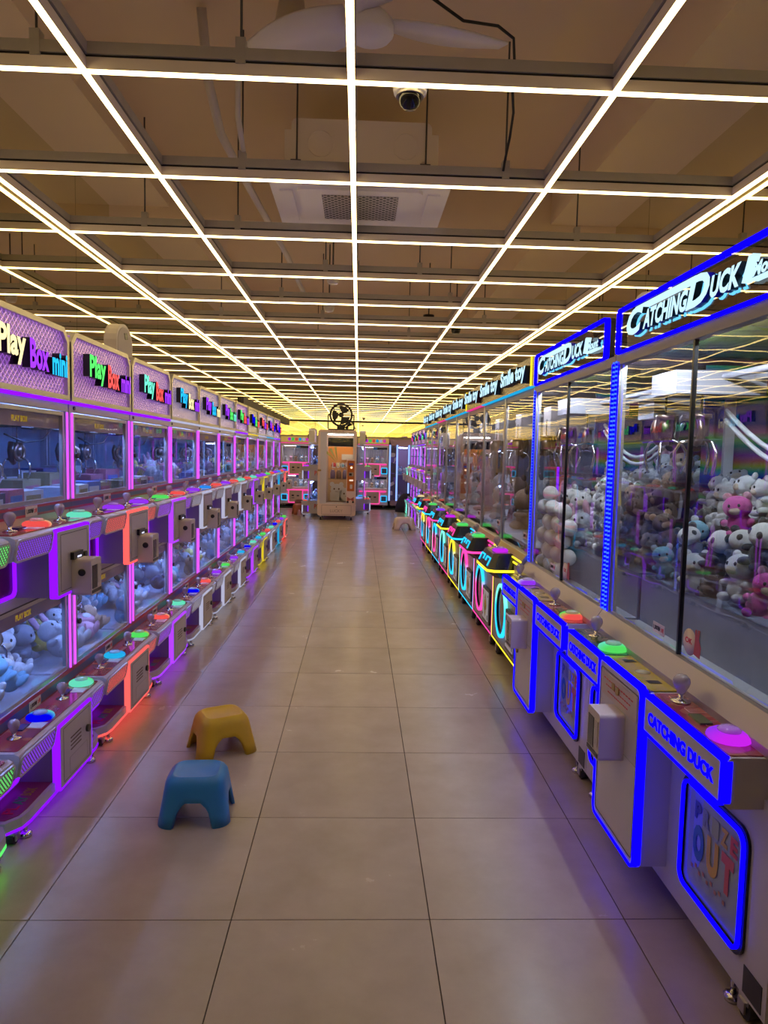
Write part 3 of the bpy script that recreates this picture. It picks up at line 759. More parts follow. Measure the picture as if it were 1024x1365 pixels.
def fill_deck(loc, rz, zz, style, n, where, seed):
    """prizes on one tray of a two-tier machine"""
    rnd = random.Random(seed)
    tz = (.362, 1.152)[zz]
    c, s_ = math.cos(rz), math.sin(rz)
    def Wd(v, u, z): return (loc[0]+c*v-s_*u, loc[1]+s_*v+c*u, z)
    if style == 'boxes':
        sp = [(-.12, -.30, .13, .16, .085, 5), (-.12, -.12, .13, .16, .09, 5), (-.13, .07, .12, .15, .10, 2), (-.14, .26, .11, .17, .085, 0), (-.33, -.22, .14, .22, .12, 0), (-.34, .10, .13, .2, .15, 0),
              (-.58, -.25, .16, .22, .16, 1), (-.58, .05, .16, .25, .17, 4), (-.58, .30, .14, .18, .15, 3)]
        for v, u, dx, dy, dz, mi in sp[:n]:
            prize_box(Wd(v, u, tz), (dx, dy, dz*.8), (mi+seed) % 6, rz+rnd.uniform(-.1, .1), '%s prize box, %s row %s, upper tray of %s' % (('black', 'pale grey', 'brown', 'dark pink', 'blue', 'white')[(mi+seed) % 6], 'front' if v > -.2 else ('second' if v > -.4 else 'back'), 'near end' if u < -.12 else ('middle' if u < .12 else 'far end'), where), 'prize boxes in ' + where)
    else:
        kinds = {'white': ['whitebear', 'bunny', 'sky', 'whitebear', 'blue'], 'mix': ['whitebear', 'pinkbear', 'tan', 'greybear', 'yellow', 'bunny'], 'sky': ['sky', 'blue', 'whitebear', 'navy']}[style]
        k = 0
        for v, u in ((-.10, -.27), (-.10, -.10), (-.11, .08), (-.12, .26), (-.28, -.33), (-.28, -.15), (-.27, .03), (-.28, .20), (-.28, .35), (-.47, -.25), (-.47, -.05), (-.47, .15), (-.47, .33), (-.66, -.2), (-.66, .05), (-.66, .28)):
            if k >= n: break
            k += 1
            s = rnd.uniform(.145, .185) * (1. if zz == 0 else .85)
            rise = max(0, (-v-.1))*(.16 if zz == 0 else .12)
            lay = rnd.random() < .45
            plush(Wd(v + rnd.uniform(-.02, .02), u, tz + rise + (.05 if lay else .0)), kinds[(k+seed) % len(kinds)], s,
                  (rnd.uniform(-.4, .4), (rnd.uniform(-1.2, -.7) if lay else rnd.uniform(-.3, .1)), rz+rnd.uniform(-.9, .9)),
                  '%s, %s row %s, %s tray of %s' % (KN[kinds[(k+seed) % len(kinds)]], 'front' if v > -.2 else ('second' if v > -.4 else 'back'), 'near end' if u < -.12 else ('middle' if u < .12 else 'far end'), ('lower', 'upper')[zz], where), 'plush toys in %s tray, %s' % (('lower', 'upper')[zz], where), simple=(n < 10))

XG = -1.30
unit_led = ['green', 'purple', 'red', 'violet', 'white', 'white', 'white', 'violet', 'yellow', 'white', 'cyan', 'red']
unit_words = [('green', 'red', 'cyan'), ('cream', 'violet', 'cyan'), ('green', 'red', 'violet'), ('mint', 'red', 'violet'), ('cyan', 'cream', 'violet'), ('violet', 'cyan', 'cream'), ('violet', 'green', 'mint'), ('green', 'red', 'violet'), ('blue', 'green', 'red'), ('red', 'violet', 'red'), ('violet', 'red', 'blue'), ('violet', 'blue', 'red')]
unit_btn = [('violet', 'cyan', 'red', 'mint'), ('blue', 'mint', 'red', 'mint'), ('cyan', 'green', 'violet', 'violet'), ('red', 'mint', 'green', 'red'), ('blue', 'red', 'violet', 'skyblue'), ('violet', 'green', 'red', 'violet')]
ordn = ['nearest, cut by picture edge', 'second', 'third', 'fourth', 'fifth', 'sixth', 'seventh', 'eighth', 'ninth', 'tenth', 'eleventh', 'farthest']
for k in range(12):
    yc = 2.807 + W*(k-1)
    o_ = ordn[k] if k in (0, 11) else ordn[k] + ' from the camera'
    playbox((XG, yc, 0), 0, unit_led[k], unit_words[k], unit_btn[k % 6], 'two-tier claw machine with %s trim, %s in left row' % (unit_led[k], o_), 'two-tier claw machines along the left wall', seed=k, detail=k < 8)
    wh = 'the %s left-row machine' % (ordn[k].split(',')[0])
    if k >= 1:
        n = 16 if k < 4 else (9 if k < 7 else 5)
        fill_deck((XG, yc, 0), 0, 1, 'boxes' if k in (1, 2, 3, 5) else 'mix', 9 if k < 5 else 5, wh, k)
        fill_deck((XG, yc, 0), 0, 0, ['white', 'white', 'mix', 'white', 'sky', 'mix'][k % 6], n, wh, k+50)

# ------------------------------------------------------------------ large blue-lit claw machine with "CATCHING DUCK" sign
def holo_film():
    m = mat('rainbow_film', (.4, .4, .5), .25, .3)
    nt, N, Lk = nodes(m); b = N['Principled BSDF']
    tc = N.new('ShaderNodeTexCoord'); sep = N.new('ShaderNodeSeparateXYZ'); Lk.new(tc.outputs['Object'], sep.inputs[0])
    nz = N.new('ShaderNodeTexNoise'); nz.inputs['Scale'].default_value = 1.3; Lk.new(tc.outputs['Object'], nz.inputs['Vector'])
    a = N.new('ShaderNodeMath'); a.operation = 'MULTIPLY_ADD'; a.inputs[1].default_value = 3.6; Lk.new(sep.outputs[2], a.inputs[0]); Lk.new(nz.outputs[0], a.inputs[2])
    a2 = N.new('ShaderNodeMath'); a2.operation = 'MULTIPLY_ADD'; a2.inputs[1].default_value = .35; Lk.new(sep.outputs[1], a2.inputs[0]); Lk.new(a.outputs[0], a2.inputs[2])
    fr = N.new('ShaderNodeMath'); fr.operation = 'FRACT'; Lk.new(a2.outputs[0], fr.inputs[0])
    cr = N.new('ShaderNodeValToRGB'); e = cr.color_ramp.elements
    e[0].position = 0; e[0].color = (.02, .03, .32, 1); e[1].position = 1; e[1].color = (.02, .03, .30, 1)
    for p, c in ((.22, (.02, .06, .75)), (.34, (.03, .45, .20)), (.42, (.45, .55, .03)), (.50, (.6, .18, .12)), (.60, (.35, .08, .45)), (.72, (.03, .30, .30)), (.80, (.10, .5, .10)), (.90, (.40, .12, .30))):
        q = e.new(p); q.color = (*c, 1)
    Lk.new(fr.outputs[0], cr.inputs[0]); Lk.new(cr.outputs[0], b.inputs['Base Color'])
    return m
holo = holo_film()
def roof_film_mat():
    m = mat('rainbow_roof_film', (.4, .4, .5), .22, .3)
    nt, N, Lk = nodes(m); b = N['Principled BSDF']
    tc = N.new('ShaderNodeTexCoord'); sep = N.new('ShaderNodeSeparateXYZ'); Lk.new(tc.outputs['Object'], sep.inputs[0])
    mr = N.new('ShaderNodeMapRange'); mr.inputs[1].default_value = -.66; mr.inputs[2].default_value = .66; Lk.new(sep.outputs[1], mr.inputs[0])
    cr = N.new('ShaderNodeValToRGB'); e = cr.color_ramp.elements
    e[0].position = 0; e[0].color = (.02, .04, .14, 1); e[1].position = 1; e[1].color = (.30, .16, .32, 1)
    for p, c in ((.22, (.03, .14, .16)), (.36, (.20, .38, .05)), (.52, (.42, .44, .05)), (.68, (.40, .30, .05)), (.82, (.36, .20, .16))):
        q = e.new(p); q.color = (*c, 1)
    Lk.new(mr.outputs[0], cr.inputs[0]); Lk.new(cr.outputs[0], b.inputs['Base Color'])
    return m
roof_film = roof_film_mat()
yellow_film = mat('yellow_film', (.42, .46, .03), .25, .2)
slate = vary(mat('slate_blue_liner', (.20, .24, .36), .3), 5, .35)
blue = L('blue', 3.0)
def dotted_led():
    m = led('dotted_blue_led', (.02, .05, 1), 2.5)
    nt, N, Lk = nodes(m); e = [n for n in N if n.type == 'EMISSION'][0]
    tc = N.new('ShaderNodeTexCoord'); sep = N.new('ShaderNodeSeparateXYZ'); Lk.new(tc.outputs['Object'], sep.inputs[0])
    a = N.new('ShaderNodeMath'); a.operation = 'MULTIPLY'; a.inputs[1].default_value = 1/.018; Lk.new(sep.outputs[2], a.inputs[0])
    f = N.new('ShaderNodeMath'); f.operation = 'FRACT'; Lk.new(a.outputs[0], f.inputs[0])
    cr = N.new('ShaderNodeValToRGB'); cr.color_ramp.interpolation = 'CONSTANT'
    cr.color_ramp.elements[0].color = (.001, .001, 1, 1); cr.color_ramp.elements[1].position = .6; cr.color_ramp.elements[1].color = (.03, .10, 1, 1)
    Lk.new(f.outputs[0], cr.inputs[0]); Lk.new(cr.outputs[0], e.inputs[0])
    return m
dotled = dotted_led()
face_ice = led('ice_letter_face', (.55, .85, 1.), 1.25)
ice_glow = led('ice_letter_back', (.15, .6, 1.), 1.3)
plate_mats = [print_mat('console_red', (.33, .03, .06), (.40, .10, .05), (.45, .12, .10)), print_mat('console_yellow', (.50, .36, .03), (.38, .36, .04), (.50, .25, .04)), print_mat('console_blue', (.04, .10, .16), (.03, .07, .12), (.10, .16, .2))]
def duck(yc, label, first):
    t = tag(empty('claw_machine', (1.04, yc, 0), PI), label, 'claw machine', 'large blue-lit claw machines on the right')
    HW = .662; D = -1.28; CF = .05; PF = .155
    obj('cabinet', cached('dk_cab', lambda: MB().box(D, CF, -HW, HW, .075, .60).box(D, .03, -HW, HW, .60, .735)), white, t)
    obj('sill', cached('dk_sill', lambda: MB().prism([(.03, .70), (.052, .70), (.05, .725), (.012, .785), (-.02, .785), (-.02, .70)], 'y', -HW, HW)), mat('sill_satin', (.40, .36, .39), .32, .4), t)
    # glass case
    post = MB()
    for u in (-1, 1):
        obj('corner_post', cached('dk_cpost', lambda: MB().box(-.034, 0, -.015, .015, .735, 1.80)), alu, t, (.004, u*(HW-.015), 0))
        obj('corner_post', cached('dk_cpost', lambda: MB()), alu, t, (D+.034, u*(HW-.015), 0))
    post.box(-.03, .006, -HW, HW, 1.785, 1.825)
    obj('top_beam', cached('dk_post', lambda: post), mat('beam_mauve', (.20, .17, .20), .4), t)
    for a, b in ((-HW+.03, -.004), (.004, HW-.03)):
        obj('door_glass', cached(('dk_glass', a < -.1), lambda: MB().box(-.008, -.004, a, b, .785, 1.795)), duckpane, t)
    obj('door_seal', cached('dk_seal', lambda: MB().box(-.012, .002, -.005, .005, .76, 1.80)), black, t)
    for sg in (-1, 1):
        obj('side_glass', cached('dk_side', lambda: MB().box(D+.03, -.03, -.002, .002, .735, 1.795)), acryl, t, (0, sg*(HW-.008), 0))
        obj('led_strip', cached('dk_led', lambda: MB().box(.002, .009, -.004, .004, .745, 1.80)), dotled, t, (.002, sg*(HW-.012), 0))
        obj('led_edge', cached('dk_led2', lambda: MB().box(.0, .004, -.002, .002, .745, 1.795)), L('blue', 4.), t, (.004, sg*(HW-.033), 0))
    obj('case_roof', cached('dk_roof', lambda: MB().box(D, -.03, -HW+.02, HW-.02, 1.816, 1.826)), roof_film, t)
    obj('back_film', cached('dk_back', lambda: MB().box(D-.01, D+.002, -HW+.03, HW-.03, .80, 1.795)), holo, t)
    obj('side_film', cached('dk_sfilm', lambda: MB().box(D+.03, -.36, -HW+.010, -HW+.014, .94, 1.795)), holo, t)
    obj('back_top_film', cached('dk_back2', lambda: MB().box(D+.002, D+.005, -HW+.03, HW-.03, 1.66, 1.795)), yellow_film, t)
    obj('shelf_upright', cached('dk_upr', lambda: MB().box(-.485, -.445, -HW+.014, -HW+.03, .94, 1.70)), mat('upright_white', (.75, .76, .8), .4), t)
    obj('interior_lamp', cached('dk_lamp', lambda: MB().box(-.055, -.036, -.55, .55, 1.802, 1.812)), inlight_w, t)
    # tray, fence, chute
    obj('tray', cached('dk_tray', lambda: MB().box(D+.03, -.14, -HW+.015, HW-.015, .90, .935).box(-.15, -.14, -HW+.015, HW-.015, .735, .935)), slate, t)
    obj('tray_fence', cached('dk_fence', lambda: MB().prism(rrect(-HW+.03, HW-.03, .93, 1.125, .03), 'x', -.138, -.134)), acryl, t)
    obj('chute_floor', cached('dk_chute', lambda: MB().box(-.14, -.02, -HW+.015, HW-.015, .735, .745)), mat('chute_grey', (.35, .36, .40), .2), t)
    # gantry and claws
    obj('gantry', cached('dk_gantry', lambda: MB().cyl((-.30, -.62, 1.72), (-.30, .62, 1.72), .012, n=8).cyl((-.42, -.62, 1.72), (-.42, .62, 1.72), .012, n=8).box(-.46, -.12, -.60, -.38, 1.655, 1.74).box(-.7, -.46, -.25, -.05, 1.62, 1.76)), white, t)
    claw(t, (-.16, -.55, 1.50), 1.1, .6)
    claw(t, (-.24, -.42, 1.50), 1.1, 1.4)
    for k, dz in enumerate((0, .035)):
        obj('air_hose', cached(('dk_hose', k), lambda: MB().tube([(-.35, -.45+.98*i/12, 1.60 - dz - .18*math.sin(PI*i/12)) for i in range(13)], .009, 8)), mat('hose_grey', (.42, .42, .44), .4), t)
    # consoles and name plates
    def cons(u0, u1):
        return MB().prism([(CF-.02, .575), (PF-.02, .575), (PF-.003, .59), (PF, .605), (PF-.004, .69), (PF-.02, .702), (CF-.02, .702)], 'y', u0, u1)
    for key, u0, u1 in (('far', -.655, -.262), ('near', .135, .60)):
        obj('console', cached(('dk_cons', key), lambda: cons(u0, u1)), white, t)
        pl = obj('name_plate', cached(('dk_np', key), lambda: MB().prism(rrect(u0, u1, .583, .70, .014), 'x', PF-.006, PF+.002)), white, t)
        obj('led_edge', cached(('dk_npl', key), lambda: MB().ring(*inset(u0-.002, u1+.002, .581, .702, .015, .010), 'x', PF-.022, PF+.004)), blue, pl)
        letters(pl, 'CATCHING DUCK', (PF+.002, (u0+u1)/2, .640), [L('blue', 2.0, False), L('blue', 2.0, False)], h=.038, w=(u1-u0)*.84, depth=.002, bold=.04)
    for mi, (u0, u1) in ((0, (.15, .59)), (1, (-.25, .125)), (2, (-.64, -.265))):
        cp = obj('control_plate', cached(('dk_cp', mi), lambda: MB().prism(rrect(CF-.02, PF-.018, u0, u1, .008, 2), 'z', .702, .7055)), plate_mats[mi], t)
        if mi == 1:
            obj('print_badge', cached('dk_badge', lambda: MB().lathe([(.0, .7055), (.024, .7055), (.024, .7065)], 16, c=((CF+PF)/2-.02, -.06, 0))), mat('badge_cream', (.6, .55, .4), .3), cp)
            obj('print_mark', cached('dk_mark', lambda: MB().box(CF+.01, CF+.05, -.20, -.17, .7055, .7065).box(CF+.02, CF+.06, .03, .06, .7055, .7065)), black, cp)
        else:
            obj('counter_display', cached(('dk_disp', mi), lambda: MB().box(CF+.03, CF+.065, (u0+u1)/2-.04, (u0+u1)/2+.03, .7055, .711)), mat('lcd_olive', (.09, .12, .03), .1), cp)
            outl = MB()
            for q in range(4): outl.ring(*inset(CF-.012+.0, CF+.05, u0+.02+.1*q, u0+.06+.1*q, .004, .0015, 1), 'z', .7055, .7062)
            obj('print_outline', cached(('dk_outl', mi), lambda: outl), mat('ink_pink', (.7, .35, .35), .4), cp)
    joystick(t, (.085, .22, .7055), 1.15); button(t, (.085, .49, .7055), 'violet' if first else 'green', 1.05)
    joystick(t, (.085, -.52, .7055), 1.15); button(t, (.085, -.33, .7055), 'mint' if first else 'white', 1.05)
    obj('front_lip', cached('dk_lip', lambda: MB().box(CF-.02, PF-.03, -.262, .135, .60, .700)), white, t)
    # coin door
    u0, u1 = -.262, .118
    obj('coin_box', cached('dk_cbox', lambda: MB().box(CF-.01, PF-.012, u0+.004, u1-.004, .135, .69)), white, t)
    ed = obj('coin_door_frame', cached('dk_edge', lambda: MB().prism(rrect(u0, u1, .125, .705, .03), 'x', PF-.02, PF+.002)), white, t)
    obj('led_edge', cached('dk_eled', lambda: MB().ring(*inset(u0-.002, u1+.002, .123, .707, .031, .010), 'x', PF-.020, PF+.006)), blue, ed)
    obj('door_gap', cached('dk_gap', lambda: MB().ring(*inset(u0+.022, u1-.018, .15, .675, .012, .002, 2), 'x', PF+.002, PF+.0035)), black, ed)
    obj('door_gap', cached('dk_gap2', lambda: MB().box(PF+.002, PF+.0035, u0+.022, u1-.018, .448, .450)), grey, ed)
    ip = obj('instruction_plate', cached('dk_ip', lambda: MB().box(PF+.002, PF+.0045, u0+.03, u1-.03, .585, .665)), mat('plate_pink', (.55, .46, .46), .4), ed)
    for k in range(3):
        letters(ip, ('INSERT COIN', 'ONE GAME ONE PLAY', 'GOOD LUCK TO YOU')[k] if False else ('-' * 12), (PF+.0046, (u0+u1)/2, .645-.02*k), [txt_red, txt_red], 'print_line', h=.004, w=.26-.04*k, depth=.0005)
    obj('coin_slot', cached('dk_slot', lambda: MB().cyl((PF+.0045, -.07, .635), (PF+.010, -.07, .635), .014, n=14).cyl((PF+.0045, -.11, .638), (PF+.008, -.11, .638), .016, n=4)), mat('brass', (.45, .33, .12), .3, .9), ip)
    terminal(t, (PF+.002, -.06, .50), 1.12)
    obj('door_knob', cached('dk_knob', lambda: MB().cyl((PF, -.205, .36), (PF+.012, -.205, .36), .012, n=12)), mat('brass', (.45, .33, .12), .3, .9), ed)
    # prize windows
    for key, a0, a1 in (('n', .225, .545), ('f', -.60, -.30)):
        p = obj('prize_window', cached(('dk_pw', key), lambda: MB().ring(*inset(a0-.018, a1+.018, .155, .495, .045, .02, 6), 'x', CF-.005, CF+.008)), black, t)
        obj('led_frame', cached(('dk_pl', key), lambda: MB().ring(*inset(a0-.008, a1+.008, .165, .485, .04, .009, 6), 'x', CF+.008, CF+.016)), L('skyblue', .8) if False else blue, p)
        obj('window_glass', cached(('dk_pg', key), lambda: MB().prism(rrect(a0, a1, .173, .477, .03), 'x', CF+.001, CF+.003)), acryl, p)
        bkp = obj('prize_board', cached(('dk_pb', key), lambda: MB().prism(rrect(a0, a1, .173, .477, .03), 'x', CF+.0002, CF+.0008)), mat('prize_board', (.40, .44, .52), .4), p)
        cm = (a0+a1)/2
        for k, (ch, c_) in enumerate(zip('PRIZE', ((.05, .08, .35), (.20, .25, .35), (.35, .40, .20), (.55, .35, .05), (.6, .08, .08)))):
            letters(bkp, ch, (CF+.0032, a0+.075+.048*k, .415), [mat('prize_ink_%d' % k, c_, .5)]*2, h=.05, w=.036, depth=.0006, bold=.05)
        for k, (ch, c_) in enumerate(zip('OUT', ((.02, .12, .45), (.65, .40, .03), (.60, .10, .10)))):
            letters(bkp, ch, (CF+.0032, a0+.085+.078*k, .325), [mat('prize_ink2_%d' % k, c_, .5)]*2, h=.105, w=.062, depth=.0006, bold=.07)
        chk = MB()
        for q in range(9): chk.box(CF+.0032, CF+.0038, a0+.05+.022*q, a0+.061+.022*q, .238+.011*(q % 2), .249+.011*(q % 2))
        obj('checker_print', cached(('dk_chk', key), lambda: chk), mat('checker_ink', (.45, .20, .12), .5), bkp)
    obj('vent_grille', cached('dk_vent', lambda: MB().box(CF, CF+.002, .565, .645, .085, .155)), black, t)
    for u in (-.55, .55):
        caster(t, (CF-.03, u, 0), .031); foot(t, (CF-.02, u-.06, 0), .075); caster(t, (D+.08, u, 0), .031)
    # header
    hd = obj('header_board', cached('dk_hdr', lambda: MB().prism(rrect(-HW+.008, .54, 1.828, 2.0, .02), 'x', .0, .006)), signpane, t)
    obj('led_frame', cached('dk_hled', lambda: MB().ring(*inset(-HW+.004, .544, 1.825, 2.003, .022, .011), 'x', -.008, .014)), blue, hd)
    obj('header_back', cached('dk_hbk', lambda: MB().ring(*inset(-HW+.004, .544, 1.825, 2.003, .022, .009), 'x', -.03, -.008)), black, hd)
    sh_ = .25
    def word(s_, u, z, h_, w_, d=.022):
        letters(hd, s_, (.012, u, z), [face_ice, black], h=h_, w=w_, depth=d, bold=.045, shear=sh_)
        letters(hd, s_, (.007, u+.004, z-.006), [ice_glow, ice_glow], 'letter_glow', h=h_*1.02, w=w_*1.01, depth=.003, bold=.05, shear=sh_)
    word('C', -.415, 1.917, .098, .15)
    word('ATCHING', -.165, 1.905, .066, .345)
    word('D', .070, 1.918, .094, .145)
    word('UCK', .230, 1.908, .064, .165)
    word('Mount', .425, 1.905, .036, .145, .014)
    bar = MB().prism([(-.43, 1.953), (.045, 1.953), (.055, 1.966), (-.41, 1.966)], 'x', .012, .034)
    obj('lettering', cached('dk_bar', lambda: bar), face_ice, hd)
    obj('lettering', cached('dk_dtail', lambda: MB().prism([(-.005, 1.871), (.05, 1.871), (.055, 1.882), (.0, 1.882)], 'x', .012, .034)), face_ice, hd)
    obj('lettering', cached('dk_sw', lambda: MB().prism([(.318, 1.880), (.332, 1.880), (.366, 1.945), (.346, 1.945)], 'x', .012, .034)), face_ice, hd)
    obj('lettering', cached('dk_sw2', lambda: MB().prism([(.36, 1.876), (.50, 1.876), (.503, 1.882), (.362, 1.882)], 'x', .012, .034)), face_ice, hd)
    # stickers on the glass
    price_tag(t, (-.003, -.15, .83), '1회', .9)
    stk = obj('round_sticker', cached('dk_stk', lambda: MB().lathe([(.0, .0), (.042, .0), (.042, .0012), (.0, .0012)], 20, axis='x')), mat('sticker_cream', (.72, .60, .52), .5), t, (-.003, .075, .845))
    obj('sticker_mascot', cached('dk_stk2', lambda: MB().prism([(.03, -.03), (.07, -.035), (.075, .0), (.06, .02), (.065, .05), (.052, .05), (.05, .028), (.043, .05), (.035, .045), (.036, .01)], 'x', .0012, .002)), mat('sticker_red', (.55, .10, .08), .5), stk)
    letters(stk, 'OK', (.0014, -.004, .004), [txt_red, txt_red], 'sticker_text', h=.018, w=.045, depth=.0006, bold=.03)
    return t
duck(2.20, 'large blue-edged claw machine full of plush toys, nearest on the right', True)
duck(3.53, 'large blue-edged claw machine with white balls inside, second on the right', False)

rnd = random.Random(21)
ROWS = [(1.245, .94), (1.262, 1.05), (1.34, 1.13), (1.43, 1.20), (1.54, 1.245), (1.67, 1.26), (1.82, 1.265), (1.98, 1.26), (2.13, 1.24)]
ORD = ['first', 'second', 'third', 'fourth', 'fifth', 'sixth', 'seventh', 'eighth', 'ninth', 'tenth', 'eleventh']
def heap(y0, y1, picks, label, group, s0=.135, ny=10, rows=ROWS):
    for i, (xr, zr) in enumerate(rows):
        for j in range(ny):
            x = xr + rnd.uniform(-.015, .02); y = y0 + (y1-y0)*(j+.5+.4*((i % 2)-.5))/ny
            k = picks(x, y, rnd)
            s = s0*rnd.uniform(.92, 1.2)
            lay = rnd.random() < .5 and i > 1
            plush((x, y + rnd.uniform(-.015, .015), zr + rnd.uniform(-.02, .03)), k, s, (rnd.uniform(-.5, .5), rnd.uniform(-1.2, -.5) if lay else rnd.uniform(-.3, .2), PI + .5 + rnd.uniform(-.9, .9)),
                  '%s, %s row, %s from near end, %s' % (names[k], ORD[i] if i else 'front', ORD[j], label), group)
def pickA(x, y, r):
    d = y - (x-1.24)*1.2
    if d < 2.12: return r.choice(['lime', 'doll', 'lime', 'sky', 'panda', 'monkey'])
    if d < 2.42: return r.choice(['panda', 'doll', 'panda', 'doll', 'monkey', 'panda', 'whitebear'])
    if d < 2.62: return r.choice(['greybear', 'panda', 'greybear', 'panda', 'navy', 'whitebear'])
    return r.choice(['monkey', 'blue', 'whitebear', 'tan', 'orange', 'monkey'])
names = {'panda': 'black and white panda plush', 'greybear': 'grey bear plush', 'doll': 'magenta hooded plush doll', 'lime': 'lime green fluffy plush', 'monkey': 'dark brown monkey plush', 'blue': 'light blue and white plush', 'whitebear': 'white bear plush', 'tan': 'tan brown plush',
         'navy': 'navy and grey plush', 'sky': 'pale blue long-eared plush', 'orange': 'orange plush', 'bunny': 'white bunny plush'}
heap(1.58, 2.83, pickA, 'nearest blue-lit machine', 'plush heap in the nearest blue-lit machine')
def pickB(x, y, r):
    if y < 3.4: return r.choice(['navy', 'tan', 'greybear', 'monkey', 'whitebear'])
    return r.choice(['whitebear', 'bunny', 'whitebear', 'greybear'])
heap(2.92, 4.14, pickB, 'second blue-lit machine', 'plush heap in the second blue-lit machine', .155, ny=8, rows=ROWS[:7])
ballm = mat('white_ball', (.70, .68, .66), .4)
for i in range(26):
    row, q = i//5, i % 5
    x = 1.108 + .018*((q+row) % 2); y = 4.13 - .096*q - .048*(row % 2) + rnd.uniform(-.004, .004); z = .792 + .081*row + rnd.uniform(0, .006)
    o = obj('white_ball', cached('ballp', lambda: MB().ball((0, 0, 0), .045, 14, 10)), ballm, None, (x, y, z))
    tag(o, 'white ball, %s layer from bottom, %s from far end, second blue-lit machine' % (ORD[row], ORD[q]), 'ball', 'white balls in the second blue-lit machine')

# ------------------------------------------------------------------ tall claw machine with black console and "Smile toy" sign
SW = .846
def ring_led(name, c1, c2):
    m = led(name, c1, 1.8)
    nt, N, Lk = nodes(m); e = [n for n in N if n.type == 'EMISSION'][0]
    tc = N.new('ShaderNodeTexCoord'); sep = N.new('ShaderNodeSeparateXYZ'); Lk.new(tc.outputs['Object'], sep.inputs[0])
    mr = N.new('ShaderNodeMapRange'); mr.inputs[1].default_value = .25; mr.inputs[2].default_value = .52; Lk.new(sep.outputs[2], mr.inputs[0])
    cr = N.new('ShaderNodeValToRGB'); cr.color_ramp.elements[0].color = (*c1, 1); cr.color_ramp.elements[1].color = (*c2, 1); cr.color_ramp.elements[0].position = .45; cr.color_ramp.elements[1].position = .7
    Lk.new(mr.outputs[0], cr.inputs[0]); Lk.new(cr.outputs[0], e.inputs[0])
    return m
ringA = [ring_led('ring_cyan_cyan', C['cyan'], C['mint']), ring_led('ring_pink_cyan', C['hot'], C['cyan']), ring_led('ring_blue_pink', C['cyan'], C['hot']), ring_led('ring_cyan_yellow', C['cyan'], C['yellow'])]
hdr_brown = mat('header_brown', (.10, .065, .035), .25, .4)
gold = mat('gold_print', (.55, .42, .05), .35)
